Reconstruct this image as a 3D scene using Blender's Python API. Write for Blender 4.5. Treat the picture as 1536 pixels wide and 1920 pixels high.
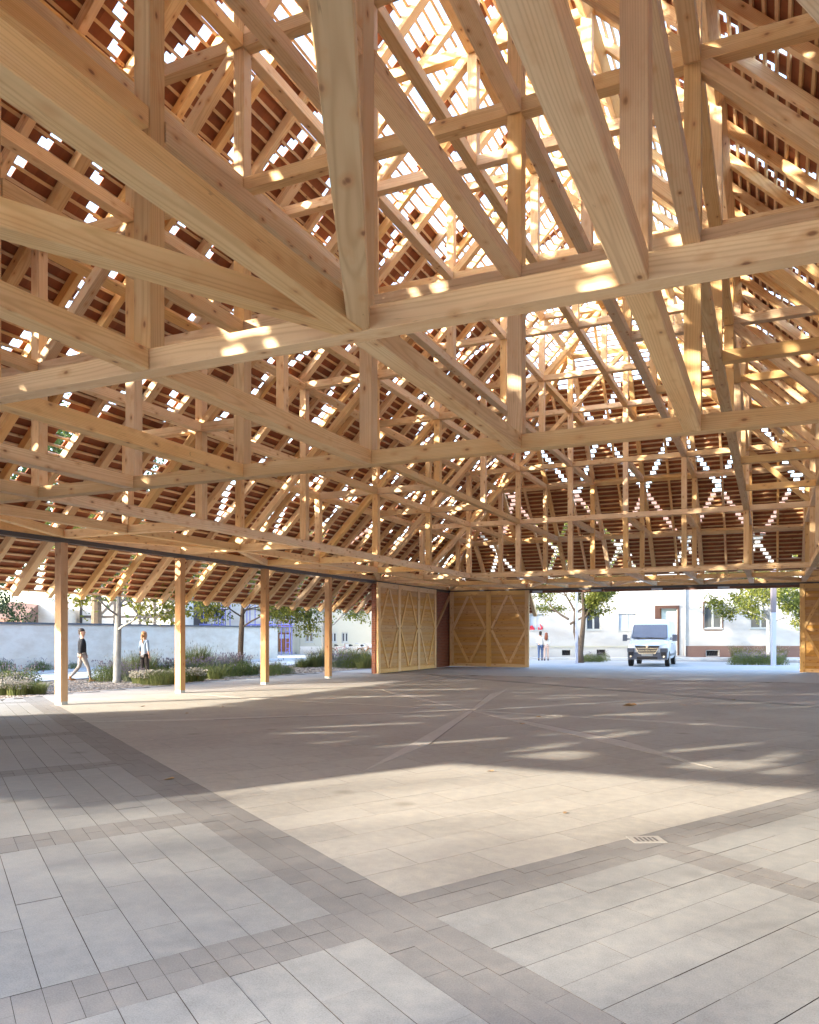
import bpy, bmesh, math, random
import numpy as np
from mathutils import Vector, Matrix, Euler

# ------------------------------------------------------------------ scene, camera, sky, sun
for o in list(bpy.data.objects):
    bpy.data.objects.remove(o, do_unlink=True)
SC = bpy.context.scene
COL = SC.collection
random.seed(7)
RNG = np.random.default_rng(11)
YAW = 0.4289
EYE = 1.605
F = 1486.0

cam = bpy.data.cameras.new("camera")
cam.sensor_fit = 'HORIZONTAL'
cam.sensor_width = 36.0
cam.lens = F / 1536.0 * 36.0
cam.shift_y = (1189.5 - 960.0) / 1536.0
cam.clip_start = 0.05
cam.clip_end = 5000.0
camo = bpy.data.objects.new("camera", cam)
COL.objects.link(camo)
camo.location = (0, 0, EYE)
camo.rotation_euler = (math.radians(90), 0, YAW)
SC.camera = camo

SUN_AZ = math.radians(40)      # from -Y towards -X
SUN_EL = math.radians(19.0)
BHZ = 11.7
to_sun = Vector((-math.sin(SUN_AZ) * math.cos(SUN_EL), -math.cos(SUN_AZ) * math.cos(SUN_EL), math.sin(SUN_EL)))

world = bpy.data.worlds.new("World")
SC.world = world
world.use_nodes = True
wn = world.node_tree.nodes
bg = wn["Background"]
sky = wn.new("ShaderNodeTexSky")
sky.sky_type = 'NISHITA'
sky.sun_disc = False
sky.sun_elevation = SUN_EL
sky.sun_rotation = math.atan2(to_sun.x, to_sun.y)
sky.air_density = 1.0
sky.dust_density = 1.4
sky.ozone_density = 1.0
world.node_tree.links.new(sky.outputs[0], bg.inputs[0])
bg.inputs[1].default_value = 0.15

sl = bpy.data.lights.new("sun", 'SUN')
sl.energy = 2.0
sl.angle = math.radians(0.9)
sl.color = (1.0, 0.89, 0.72)
so = bpy.data.objects.new("sun", sl)
COL.objects.link(so)
so.rotation_euler = (-to_sun).to_track_quat('-Z', 'Y').to_euler()

SC.view_settings.view_transform = 'Standard'
SC.view_settings.look = 'None'
SC.view_settings.exposure = 3.3
SC.view_settings.gamma = 1.0
SC.view_settings.use_curve_mapping = False
SC.cycles.use_denoising = True
SC.cycles.max_bounces = 14
SC.cycles.diffuse_bounces = 12
SC.cycles.glossy_bounces = 3
SC.cycles.transparent_max_bounces = 6
SC.cycles.sample_clamp_indirect = 20.0

# ------------------------------------------------------------------ material helpers
def new_mat(name):
    m = bpy.data.materials.new(name)
    m.use_nodes = True
    nt = m.node_tree
    nt.nodes.clear()
    out = nt.nodes.new("ShaderNodeOutputMaterial")
    b = nt.nodes.new("ShaderNodeBsdfPrincipled")
    nt.links.new(b.outputs[0], out.inputs[0])
    return m, nt, b

class NT:
    """tiny node building helper"""
    def __init__(s, nt): s.nt = nt
    def n(s, t, **kw):
        nd = s.nt.nodes.new(t)
        for k, v in kw.items(): setattr(nd, k, v)
        return nd
    def l(s, a, b): s.nt.links.new(a, b)
    def set(s, sock, v):
        if isinstance(v, (int, float, tuple, list)): sock.default_value = v
        else: s.l(v, sock)
    def math(s, op, a, b=0.0, c=0.0, clamp=False):
        nd = s.n("ShaderNodeMath", operation=op); nd.use_clamp = clamp
        s.set(nd.inputs[0], a); s.set(nd.inputs[1], b); s.set(nd.inputs[2], c)
        return nd.outputs[0]
    def vmath(s, op, a, b=(0, 0, 0)):
        nd = s.n("ShaderNodeVectorMath", operation=op)
        s.set(nd.inputs[0], a); s.set(nd.inputs[1], b)
        return nd.outputs[1] if op == 'LENGTH' else nd.outputs[0]
    def noise(s, vec, scale, detail=2.0, rough=0.5):
        nd = s.n("ShaderNodeTexNoise")
        s.l(vec, nd.inputs["Vector"]); nd.inputs["Scale"].default_value = scale
        nd.inputs["Detail"].default_value = detail; nd.inputs["Roughness"].default_value = rough
        return nd.outputs[0]
    def mix(s, fac, a, b, blend='MIX'):
        nd = s.n("ShaderNodeMix", data_type='RGBA', blend_type=blend)
        s.set(nd.inputs[0], fac); s.set(nd.inputs[6], a); s.set(nd.inputs[7], b)
        return nd.outputs[2]
    def ramp(s, fac, lo, hi, a=0.0, b=1.0):
        nd = s.n("ShaderNodeMapRange"); nd.clamp = True
        s.set(nd.inputs[0], fac)
        nd.inputs[1].default_value = lo; nd.inputs[2].default_value = hi
        nd.inputs[3].default_value = a; nd.inputs[4].default_value = b
        return nd.outputs[0]
    def xyz(s, x, y, z):
        nd = s.n("ShaderNodeCombineXYZ")
        s.set(nd.inputs[0], x); s.set(nd.inputs[1], y); s.set(nd.inputs[2], z)
        return nd.outputs[0]
    def sep(s, v):
        nd = s.n("ShaderNodeSeparateXYZ"); s.l(v, nd.inputs[0]); return nd.outputs
    def bump(s, h, strength, dist=0.01):
        nd = s.n("ShaderNodeBump"); s.l(h, nd.inputs["Height"])
        nd.inputs["Strength"].default_value = strength; nd.inputs["Distance"].default_value = dist
        return nd.outputs[0]

def rgba(c): return (c[0], c[1], c[2], 1.0)

def wood_mat(name, ca, cb, knot=(0.22, 0.09, 0.04), ringscale=75.0, ringamt=0.30, rough=0.62, var=.26):
    m, nt, b = new_mat(name)
    h = NT(nt)
    tc = h.n("ShaderNodeTexCoord").outputs["Object"]
    rnd = h.n("ShaderNodeObjectInfo").outputs["Random"]
    off = h.xyz(h.math('MULTIPLY', rnd, 91.7), h.math('MULTIPLY', rnd, 37.3), h.math('MULTIPLY', rnd, 53.9))
    x, y, z = h.sep(tc)
    # slow wander of the heart along the timber
    slow = h.vmath('ADD', h.xyz(h.math('MULTIPLY', x, 0.35), h.math('MULTIPLY', y, 1.5), h.math('MULTIPLY', z, 1.5)), off)
    wn_ = h.n("ShaderNodeTexNoise"); h.l(slow, wn_.inputs["Vector"]); wn_.inputs["Scale"].default_value = 1.0
    wn_.inputs["Detail"].default_value = 1.5
    wx, wy, wz = h.sep(wn_.outputs["Color"])
    r2 = h.math('FRACT', h.math('MULTIPLY', rnd, 17.31))
    yy = h.math('ADD', h.math('ADD', y, h.math('MULTIPLY_ADD', r2, 0.28, -0.14)), h.math('MULTIPLY_ADD', wx, 0.16, -0.08))
    zz = h.math('ADD', h.math('ADD', z, h.math('MULTIPLY_ADD', rnd, 0.24, -0.12)), h.math('MULTIPLY_ADD', wy, 0.16, -0.08))
    r = h.vmath('LENGTH', h.xyz(0.0, yy, zz))
    ring = h.math('SINE', h.math('MULTIPLY', r, ringscale * 6.283))
    ring = h.math('POWER', h.math('MULTIPLY_ADD', ring, 0.5, 0.5), 3.0)
    fine = h.noise(h.vmath('ADD', h.xyz(h.math('MULTIPLY', x, 1.2), h.math('MULTIPLY', y, 45.0), h.math('MULTIPLY', z, 45.0)), off), 1.0, 3.0)
    big = h.noise(h.vmath('ADD', h.xyz(h.math('MULTIPLY', x, 0.9), h.math('MULTIPLY', y, 5.0), h.math('MULTIPLY', z, 5.0)), off), 1.0, 2.0)
    col = h.mix(h.ramp(big, 0.3, 0.7), rgba(ca), rgba(cb))
    col = h.mix(h.math('MULTIPLY', ring, ringamt), col, rgba((cb[0] * 0.62, cb[1] * 0.48, cb[2] * 0.36)))
    col = h.mix(h.math('MULTIPLY', h.ramp(fine, 0.45, 0.8), 0.35), col, rgba((ca[0] * 0.7, ca[1] * 0.6, ca[2] * 0.5)))
    # per timber tint
    tint = h.n("ShaderNodeHueSaturation")
    tint.inputs["Hue"].default_value = 0.5
    h.l(h.math('MULTIPLY_ADD', rnd, var, 1.0 - var * .55), tint.inputs["Value"])
    h.l(h.math('MULTIPLY_ADD', r2, 0.3, 0.82), tint.inputs["Saturation"])
    h.l(col, tint.inputs["Color"])
    col = tint.outputs[0]
    # knots
    kv = h.n("ShaderNodeTexVoronoi"); kv.inputs["Scale"].default_value = 1.0
    h.l(h.vmath('ADD', h.xyz(h.math('MULTIPLY', x, 3.6), h.math('MULTIPLY', y, 6.8), h.math('MULTIPLY', z, 6.8)), off), kv.inputs["Vector"])
    kd = h.math('ADD', kv.outputs["Distance"], h.math('MULTIPLY_ADD', fine, 0.06, -0.03))
    halo = h.ramp(kd, 0.10, 0.32, 0.5, 0.0)
    core = h.ramp(kd, 0.06, 0.13, 0.85, 0.0)
    col = h.mix(halo, col, rgba((cb[0] * 0.72, cb[1] * 0.5, cb[2] * 0.36)))
    col = h.mix(core, col, rgba(knot))
    # drying checks: thin dark lines along the grain here and there
    ck = h.noise(h.vmath('ADD', h.xyz(h.math('MULTIPLY', x, .8), h.math('MULTIPLY', y, 26.0), h.math('MULTIPLY', z, 26.0)), off), 1.0, 1.0)
    ckm = h.math('MULTIPLY', h.ramp(h.math('ABSOLUTE', h.math('SUBTRACT', ck, .5)), 0.0, .008, 1.0, 0.0), h.ramp(big, .55, .62))
    col = h.mix(h.math('MULTIPLY', ckm, .55), col, rgba((ca[0] * .3, ca[1] * .22, ca[2] * .15)))
    # reddish weather and handling stains
    stn = h.noise(h.vmath('ADD', h.xyz(h.math('MULTIPLY', x, 2.0), h.math('MULTIPLY', y, 4.0), h.math('MULTIPLY', z, 4.0)), off), 1.3, 4.0, .7)
    col = h.mix(h.ramp(stn, .56, .74, 0, .35), col, rgba((cb[0] * .85, cb[1] * .66, cb[2] * .5)))
    h.l(col, b.inputs["Base Color"])
    b.inputs["Roughness"].default_value = rough
    b.inputs["Specular IOR Level"].default_value = 0.3
    h.l(h.bump(h.math('ADD', ring, h.math('MULTIPLY', fine, 0.8)), 0.25, 0.002), b.inputs["Normal"])
    return m

def plain_mat(name, c, rough=0.6, metal=0.0, var=0.12, scale=4.0, spec=0.5, bump=0.0, coord="Object", trans=0.0):
    m, nt, b = new_mat(name)
    h = NT(nt)
    tc = h.n("ShaderNodeTexCoord").outputs[coord]
    nz = h.noise(tc, scale, 4.0, 0.6)
    rnd = h.n("ShaderNodeObjectInfo").outputs["Random"]
    k = h.math('ADD', h.math('MULTIPLY', nz, 2 * var), h.math('MULTIPLY_ADD', rnd, var, 1.0 - 1.5 * var))
    col = h.mix(1.0, rgba(c), h.xyz(k, k, k), 'MULTIPLY')
    h.l(col, b.inputs["Base Color"])
    b.inputs["Roughness"].default_value = rough
    b.inputs["Metallic"].default_value = metal
    b.inputs["Specular IOR Level"].default_value = spec
    if bump > 0:
        h.l(h.bump(h.noise(tc, scale * 12, 5.0), bump, 0.01), b.inputs["Normal"])
    return m

def paver_mat(name, c, warm):
    """concrete paver: island-wise tint, speckle, stains that run over the joints"""
    m, nt, b = new_mat(name)
    h = NT(nt)
    geo = h.n("ShaderNodeNewGeometry")
    pos = geo.outputs["Position"]
    isl = geo.outputs["Random Per Island"]
    rnd = h.n("ShaderNodeObjectInfo").outputs["Random"]
    rr = h.math('FRACT', h.math('ADD', isl, rnd))
    sp = h.noise(pos, 130.0, 3.0, 0.7)
    md = h.noise(pos, 9.0, 5.0, 0.65)
    lg = h.noise(pos, 0.45, 3.0, 0.55)
    k = h.math('ADD', h.math('MULTIPLY_ADD', rr, 0.09, 0.82), h.math('MULTIPLY', h.math('SUBTRACT', sp, 0.5), 0.9))
    k = h.math('ADD', k, h.math('MULTIPLY', h.math('SUBTRACT', md, 0.5), 0.55))
    k = h.math('ADD', k, h.math('MULTIPLY', h.math('SUBTRACT', lg, 0.5), 0.42))
    col = h.mix(1.0, rgba(c), h.xyz(k, k, k), 'MULTIPLY')
    col = h.mix(h.ramp(md, 0.5, 0.75, 0.0, 0.35), col, rgba((c[0] * warm[0], c[1] * warm[1], c[2] * warm[2])))
    # dark oily spots
    vo = h.n("ShaderNodeTexVoronoi"); vo.inputs["Scale"].default_value = 1.1
    h.l(h.vmath('ADD', pos, h.xyz(h.math('MULTIPLY', md, 0.15), h.math('MULTIPLY', sp, 0.05), 0.0)), vo.inputs["Vector"])
    spot = h.math('MULTIPLY', h.ramp(vo.outputs["Distance"], 0.02, 0.16, 0.55, 0.0), h.ramp(h.sep(vo.outputs["Color"])[0], .45, .6))
    col = h.mix(spot, col, rgba((c[0] * 0.35, c[1] * 0.33, c[2] * 0.3)))
    h.l(col, b.inputs["Base Color"])
    h.l(h.ramp(md, 0.3, 0.7, 0.62, 0.82), b.inputs["Roughness"])
    b.inputs["Specular IOR Level"].default_value = 0.35
    h.l(h.bump(h.math('ADD', sp, md), 0.3, 0.003), b.inputs["Normal"])
    return m

M = {}
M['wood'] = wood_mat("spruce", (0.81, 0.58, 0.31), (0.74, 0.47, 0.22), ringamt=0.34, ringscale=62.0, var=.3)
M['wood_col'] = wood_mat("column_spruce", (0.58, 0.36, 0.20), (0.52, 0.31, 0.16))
M['batten'] = wood_mat("batten_wood", (0.70, 0.50, 0.29), (0.64, 0.43, 0.23), ringamt=0.15)
M['door'] = wood_mat("door_larch", (0.60, 0.37, 0.15), (0.55, 0.32, 0.12), ringamt=0.25, var=.08)
M['door_frame'] = wood_mat("door_frame_larch", (0.76, 0.54, 0.27), (0.70, 0.47, 0.22), var=.08)
def tile_mat():
    m, nt, b = new_mat("clay_tile")
    h = NT(nt)
    geo = h.n("ShaderNodeNewGeometry")
    isl = geo.outputs["Random Per Island"]; pos = geo.outputs["Position"]
    rnd = h.n("ShaderNodeObjectInfo").outputs["Random"]
    rr = h.math('FRACT', h.math('ADD', isl, rnd))
    nz = h.noise(pos, 14.0, 4.0, 0.6)
    col = h.mix(h.math('MULTIPLY_ADD', rr, 0.6, h.math('MULTIPLY', nz, 0.5)), (0.20, 0.062, 0.028, 1), (0.36, 0.125, 0.05, 1))
    h.l(col, b.inputs["Base Color"])
    b.inputs["Roughness"].default_value = 0.8
    return m
M['tile'] = tile_mat()
M['steel_dark'] = plain_mat("dark_steel", (0.10, 0.095, 0.10), 0.45, 0.6, 0.1)
M['steel_plate'] = plain_mat("galvanised_plate", (0.45, 0.46, 0.47), 0.5, 0.3, 0.08)
M['slab'] = paver_mat("grey_paver", (0.268, 0.272, 0.272), (1.05, 0.95, 0.82))
M['band'] = paver_mat("dark_paver", (0.212, 0.208, 0.207), (1.06, 0.92, 0.78))
M['court'] = paver_mat("pale_court_paver", (0.37, 0.355, 0.328), (1.06, 0.96, 0.82))
M['outer'] = paver_mat("outer_paver", (0.33, 0.31, 0.30), (1.05, 0.95, 0.85))
M['star'] = paver_mat("star_stone", (0.46, 0.44, 0.415), (1.0, 0.97, 0.9))
M['star_dark'] = paver_mat("star_edge_stone", (0.19, 0.17, 0.165), (1.0, 0.95, 0.9))
M['joint'] = plain_mat("joint_sand", (0.07, 0.06, 0.05), 0.95, 0, 0.3, 9.0, 0.1)

# ------------------------------------------------------------------ object helpers
WM = {}      # world matrix of every parent
def tag(o, label=None, cat=None, group=None, kind=None):
    if label: o['label'] = label
    if cat: o['category'] = cat
    if group: o['group'] = group
    if kind: o['kind'] = kind
    return o
def thing(name, loc, label, cat, group=None, rz=0.0):
    o = bpy.data.objects.new(name, None)
    o.empty_display_size = 0.2
    COL.objects.link(o)
    mt = Matrix.Translation(loc) @ Matrix.Rotation(rz, 4, 'Z')
    o.matrix_world = mt
    o.location = loc; o.rotation_euler = (0, 0, rz)
    WM[o.name] = mt
    return tag(o, label, cat, group)
def link(name, me, parent=None, mw=None, local=None):
    """link mesh; mw = wanted world matrix, local = matrix relative to the parent"""
    o = bpy.data.objects.new(name, me)
    COL.objects.link(o)
    if parent is not None:
        o.parent = parent
        pm = WM.get(parent.name, Matrix.Identity(4))
        if local is None: local = pm.inverted() @ (mw or Matrix.Identity(4))
        o.matrix_local = local
        WM[o.name] = pm @ local
    else:
        w = mw or local or Matrix.Identity(4)
        o.matrix_world = w
        loc, rot, sc = w.decompose()
        o.location = loc; o.rotation_euler = rot.to_euler(); o.scale = sc
        WM[o.name] = w.copy()
    return o
def mesh_np(name, V, Fc, mats=None, fm=None, smooth=False):
    """V (n,3), Fc (m,k) all same k or list"""
    me = bpy.data.meshes.new(name)
    V = np.asarray(V, dtype=np.float32)
    if isinstance(Fc, np.ndarray):
        k = Fc.shape[1]; m = Fc.shape[0]
        me.vertices.add(len(V)); me.vertices.foreach_set("co", V.ravel())
        me.loops.add(m * k); me.loops.foreach_set("vertex_index", Fc.astype(np.int32).ravel())
        me.polygons.add(m)
        me.polygons.foreach_set("loop_start", np.arange(0, m * k, k, dtype=np.int32))
        me.polygons.foreach_set("loop_total", np.full(m, k, dtype=np.int32))
        me.update(calc_edges=True)
    else:
        me.from_pydata([tuple(v) for v in V], [], [tuple(f) for f in Fc]); me.update()
    if mats:
        for x in (mats if isinstance(mats, (list, tuple)) else [mats]): me.materials.append(x)
    if fm is not None: me.polygons.foreach_set("material_index", np.asarray(fm, dtype=np.int32))
    me.polygons.foreach_set("use_smooth", np.full(len(me.polygons), smooth, dtype=bool))
    return me
BOXF = np.array([[0, 3, 2, 1], [4, 5, 6, 7], [0, 1, 5, 4], [1, 2, 6, 5], [2, 3, 7, 6], [3, 0, 4, 7]])
def box_v(x0, x1, y0, y1, z0, z1):
    return np.array([[x0, y0, z0], [x1, y0, z0], [x1, y1, z0], [x0, y1, z0], [x0, y0, z1], [x1, y0, z1], [x1, y1, z1], [x0, y1, z1]], dtype=float)
class MB:
    def __init__(s): s.V = []; s.F = []; s.n = 0; s.fm = []
    def add(s, V, Fc, mi=0):
        V = np.asarray(V, dtype=float)
        s.V.append(V)
        for f in Fc:
            s.F.append([int(i) + s.n for i in f]); s.fm.append(mi)
        s.n += len(V); return s
    def box(s, x0, x1, y0, y1, z0, z1, mi=0): return s.add(box_v(x0, x1, y0, y1, z0, z1), BOXF, mi)
    def obox(s, mat, sx, sy, sz, mi=0):
        V = box_v(-sx / 2, sx / 2, -sy / 2, sy / 2, -sz / 2, sz / 2)
        return s.add([tuple(mat @ Vector(v)) for v in V], BOXF, mi)
    def bar(s, p0, p1, w, h=None, mi=0, up=(0, 0, 1)):
        mt, L = frame(p0, p1, up); return s.obox(mt, L, w, h or w, mi)
    def tube(s, pts, rad, n=8, mi=0, caps=True):
        pts = [Vector(p) for p in pts]
        if not isinstance(rad, (list, tuple)): rad = [rad] * len(pts)
        V = []; Fc = []
        t0 = (pts[1] - pts[0]).normalized()
        a = Vector((0, 0, 1)) if abs(t0.z) < 0.9 else Vector((1, 0, 0))
        u = t0.cross(a).normalized()
        for i, p in enumerate(pts):
            t = (pts[min(i + 1, len(pts) - 1)] - pts[max(i - 1, 0)]).normalized()
            u = (u - t * u.dot(t)).normalized(); w = t.cross(u)
            for k in range(n):
                an = 2 * math.pi * k / n
                V.append(p + (u * math.cos(an) + w * math.sin(an)) * rad[i])
        for i in range(len(pts) - 1):
            for k in range(n):
                k2 = (k + 1) % n
                Fc.append([i * n + k, i * n + k2, (i + 1) * n + k2, (i + 1) * n + k])
        if caps:
            Fc.append(list(range(n))[::-1]); Fc.append([(len(pts) - 1) * n + k for k in range(n)])
        return s.add([tuple(v) for v in V], Fc, mi)
    def prism(s, poly, z0, z1, mi=0):
        n = len(poly)
        V = [(p[0], p[1], z0) for p in poly] + [(p[0], p[1], z1) for p in poly]
        Fc = [list(range(n))[::-1], list(range(n, 2 * n))] + [[i, (i + 1) % n, n + (i + 1) % n, n + i] for i in range(n)]
        return s.add(V, Fc, mi)
    def mesh(s, name, mats, smooth=False):
        V = np.concatenate(s.V) if s.V else np.zeros((0, 3))
        return mesh_np(name, V, s.F, mats, s.fm, smooth)
    def build(s, name, mats, parent=None, smooth=False, local=None, mw=None):
        return link(name, s.mesh(name, mats, smooth), parent, mw=mw, local=local)
def frame(p0, p1, up=(0, 0, 1)):
    p0 = Vector(p0); p1 = Vector(p1); d = p1 - p0; L = d.length; x = d / L
    up = Vector(up)
    if abs(x.dot(up.normalized())) > 0.99: up = Vector((0, 1, 0))
    y = up.cross(x).normalized(); z = x.cross(y)
    mt = Matrix((x, y, z)).transposed().to_4x4(); mt.translation = (p0 + p1) / 2
    return mt, L
_mc = {}
def timber_mesh(L, w, h, mat, ch=0.006):
    key = (round(L, 2), round(w, 3), round(h, 3), mat.name, ch)
    if key in _mc: return _mc[key]
    bm = bmesh.new()
    bmesh.ops.create_cube(bm, size=1.0)
    for v in bm.verts: v.co = Vector((v.co.x * round(L, 2), v.co.y * w, v.co.z * h))
    if ch > 0: bmesh.ops.bevel(bm, geom=bm.edges[:], offset=ch, segments=1, affect='EDGES')
    me = bpy.data.meshes.new("timber"); bm.to_mesh(me); bm.free()
    me.materials.append(mat); _mc[key] = me
    return me
def timber(name, p0, p1, w, h, parent, mat=None, up=(0, 0, 1), ch=0.006, roll=0.0):
    mt, L = frame(p0, p1, up)
    if roll: mt = mt @ Matrix.Rotation(roll, 4, 'X')
    return link(name, timber_mesh(L, w, h, mat or M['wood'], ch), parent, mw=mt)

# ------------------------------------------------------------------ pixel -> place helpers (only used to lay things out)
CY, SY = math.cos(YAW), math.sin(YAW)
def camxy(x, d):            # lateral, depth in metres -> world x,y
    return (x * CY - d * SY, x * SY + d * CY)
def ground_px(px, py, z=0.0):
    d = F * (EYE - z) / (py - 1189.5)
    return camxy((px - 768) / F * d, d)

# ------------------------------------------------------------------ the hall: grid of the timber frame
X0, Y0 = -4.784, 1.1756
def NX(n): return X0 + 2.0 * n
def NY(c): return Y0 + 4.0 * c
def NZ(l): return 3.89 + 2.0 * l
XL, XR, YN, YF = NX(-5), NX(5), NY(0), NY(9)
S = 0.18
hall = thing("market_hall", (X0, (YN + YF) / 2, 0.0), "open timber market hall with steep perforated clay tile roof over the paved court", "market hall")

def skip_void(n, l, c): return 2 < c < 7 and abs(n) + l < 3
# cross beams (along X)
for c in range(0, 10):
    lv = range(0, 6)
    for l in lv:
        if l > 2 * c or l > 2 * (9 - c): continue
        if l > 0 and (l == 2 * c or l == 2 * (9 - c)): continue        # hip purlins
        if l >= 5 or (c in (1, 8) and l > 0): continue
        a = 5 - l
        y, z = NY(c), NZ(l)
        if c in (0, 9):
            timber("wall_plate", (XL - .09, y, z), (XR + .09, y, z), S, S, hall); continue
        if 2 < c < 7 and l < 3:
            b_ = 3 - l
            timber("cross_beam", (NX(-a), y, z), (NX(-b_) - .094, y, z), S, S, hall)
            timber("cross_beam", (NX(b_) + .094, y, z), (NX(a), y, z), S, S, hall)
        else:
            timber("cross_beam", (NX(-a), y, z), (NX(a), y, z), S, S, hall)
# hip purlins, rotated 45 degrees
for l in range(1, 5):
    for yy_ in (NY(l / 2), NY(9 - l / 2)):
        for n in range(-(5 - l), 5 - l):
            timber("purlin", (NX(n) + .002, yy_, NZ(l)), (NX(n + 1) - .002, yy_, NZ(l)), S, S, hall, roll=math.radians(45))
# longitudinal beams
for l in range(0, 6):
    for n in range(-(5 - l), 5 - l + 1):
        edge = abs(n) == 5 - l
        c0, c1 = l / 2, 9 - l / 2
        x, z = NX(n), NZ(l)
        roll = math.radians(45) if (edge and 0 < l < 5) else 0.0
        stops = sorted(set([c0, c1] + [c for c in range(0, 10) if c0 < c < c1]))
        if abs(n) + l == 3:
            stops = [s for s in stops if s <= 2 or s >= 7]
        if l == 5: stops = [2.5, 4.5, 6.5]
        for a, b_ in zip(stops[:-1], stops[1:]):
            if abs(n) + l < 3 and a >= 2 and b_ <= 7: continue
            g = 0.002 if edge else 0.099
            nm = "purlin" if edge and l > 0 else ("wall_plate" if edge else "floor_joist")
            nm = {"floor_joist": "long_beam"}.get(nm, nm)
            timber(nm, (x, NY(a) + g, z), (x, NY(b_) - g, z), S, S, hall, roll=roll)
# posts
for c in range(1, 9):
    for n in range(-4, 5):
        lm = min(5 - abs(n), 2 * c, 2 * (9 - c))
        l0 = max(0, 3 - abs(n)) if 2 < c < 7 else 0
        if c in (1, 8):
            timber("post", (NX(n), NY(c), NZ(0) + .094), (NX(n), NY(c), NZ(lm) - .03), .178, .178, hall); continue
        for l in range(l0, lm):
            zt = NZ(l + 1) - .097
            if l + 1 == lm: zt = NZ(l + 1) - .03
            timber("post", (NX(n), NY(c), NZ(l) + .097), (NX(n), NY(c), zt), .178, .178, hall)
# diagonal struts in the cross frames, just inside the roof
for c in range(1, 9):
    for l in range(1, 5):
        if c in (1, 8): continue
        for sg in (-1, 1):
            n = sg * (4 - l)
            if abs(n) > 3: continue
            p0 = Vector((NX(n) + sg * .07, NY(c), NZ(l) - .07)); p1 = Vector((NX(n + sg) - sg * .07, NY(c), NZ(l - 1) + .07))
            timber("strut", p0, p1, .165, .165, hall)
# flat zigzag bracing in the outer ring at eaves level
zb = NZ(0) + .004
for n in (-3, -1, 1, 3):
    for s2 in (-1, 1):
        timber("wind_brace", (NX(n) + s2 * .05, NY(1) - .08, zb), (NX(n + s2) - s2 * .05, NY(0) + .08, zb), .16, .165, hall)
for n in (-4, -2, 0, 2, 4):
    for s2 in (-1, 1):
        timber("wind_brace", (NX(n) + s2 * .05, NY(8) + .08, zb), (NX(n + s2) - s2 * .05, NY(9) - .08, zb), .16, .165, hall)
for c in (2, 4, 6, 8):
    for s2 in (-1, 1):
        for sg in (-1, 1):
            if not (0 < c + s2 < 9): continue
            timber("wind_brace", (NX(sg * 4) + sg * .08, NY(c) + s2 * .05, zb), (NX(sg * 5) - sg * .08, NY(c + s2) - s2 * .05, zb), .16, .165, hall)

# roof planes: o = horizontal inset from the wall line, underside of rafters z = 4.02 + o
RU = 4.02
R2 = math.sqrt(.5)
O_E, O_R = -1.52, 10.0
def roof_pt(side, along, o, nrm):
    """side L,R,F,N ; along = y (L,R) or x (F,N); nrm = height off the rafter underside"""
    z = RU + o + nrm * R2; k = nrm * R2
    if side == 'L': return Vector((XL + o - k, along, z))
    if side == 'R': return Vector((XR - o + k, along, z))
    if side == 'F': return Vector((along, YF - o + k, z))
    return Vector((along, YN + o - k, z))
UPN = {'L': (-R2, 0, R2), 'R': (R2, 0, R2), 'F': (0, R2, R2), 'N': (0, -R2, R2)}
# rafters
for k in range(-1, 38):
    y = YN + k
    om = min(O_R - .1, y - YN - .1, YF - y - .1)
    big = k % 4 == 0
    if om - O_E < .5: continue
    w, h_ = (.21, .16) if big else (.13, .158)
    for sd in 'LR':
        timber("rafter", roof_pt(sd, y, O_E, h_ / 2), roof_pt(sd, y, om, h_ / 2), w, h_, hall, up=UPN[sd])
for k in range(-1, 22):
    x = XL + k
    om = min(x - XL, XR - x) - .1
    big = k % 2 == 0
    st = O_E if (k <= 4 or k >= 16) else -.1
    if om - st < .5: continue
    w, h_ = (.17, .16) if big else (.09, .156)
    for sd in 'FN':
        timber("rafter", roof_pt(sd, x, st, h_ / 2), roof_pt(sd, x, om, h_ / 2), w, h_, hall, up=UPN[sd])
for sx, xx in ((1, XL), (-1, XR)):
    for sy, yy_ in ((1, YN), (-1, YF)):
        timber("hip_rafter", (xx + sx * O_E, yy_ + sy * O_E, RU + O_E + .04), (xx + sx * 10, yy_ + sy * 10, RU + 10 + .04), .18, .2, hall)
# battens
G = .15                       # inset per course
NC = 77
gate = 6.0
BN = .16 + .0175
extra = MB()
def batten(sd, a0, a1, o, joined):
    p0, p1 = roof_pt(sd, a0, o, BN), roof_pt(sd, a1, o, BN)
    if joined: extra.bar(p0, p1, .05, .035, up=UPN[sd])
    else: timber("batten", p0, p1, .05, .035, hall, M['batten'], up=UPN[sd], ch=0)
def o_of(j): return -1.47 + j * G
for j in range(NC):
    o = o_of(j)
    if o > 9.93: break
    for sd in 'LR': batten(sd, YN + o, YF - o, o, False)
    for sd in 'FN':
        if o < -.02:
            batten(sd, XL + o, X0 - gate, o, sd == 'N'); batten(sd, X0 + gate, XR - o, o, sd == 'N')
        else: batten(sd, XL + o, XR - o, o, sd == 'N')
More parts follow.
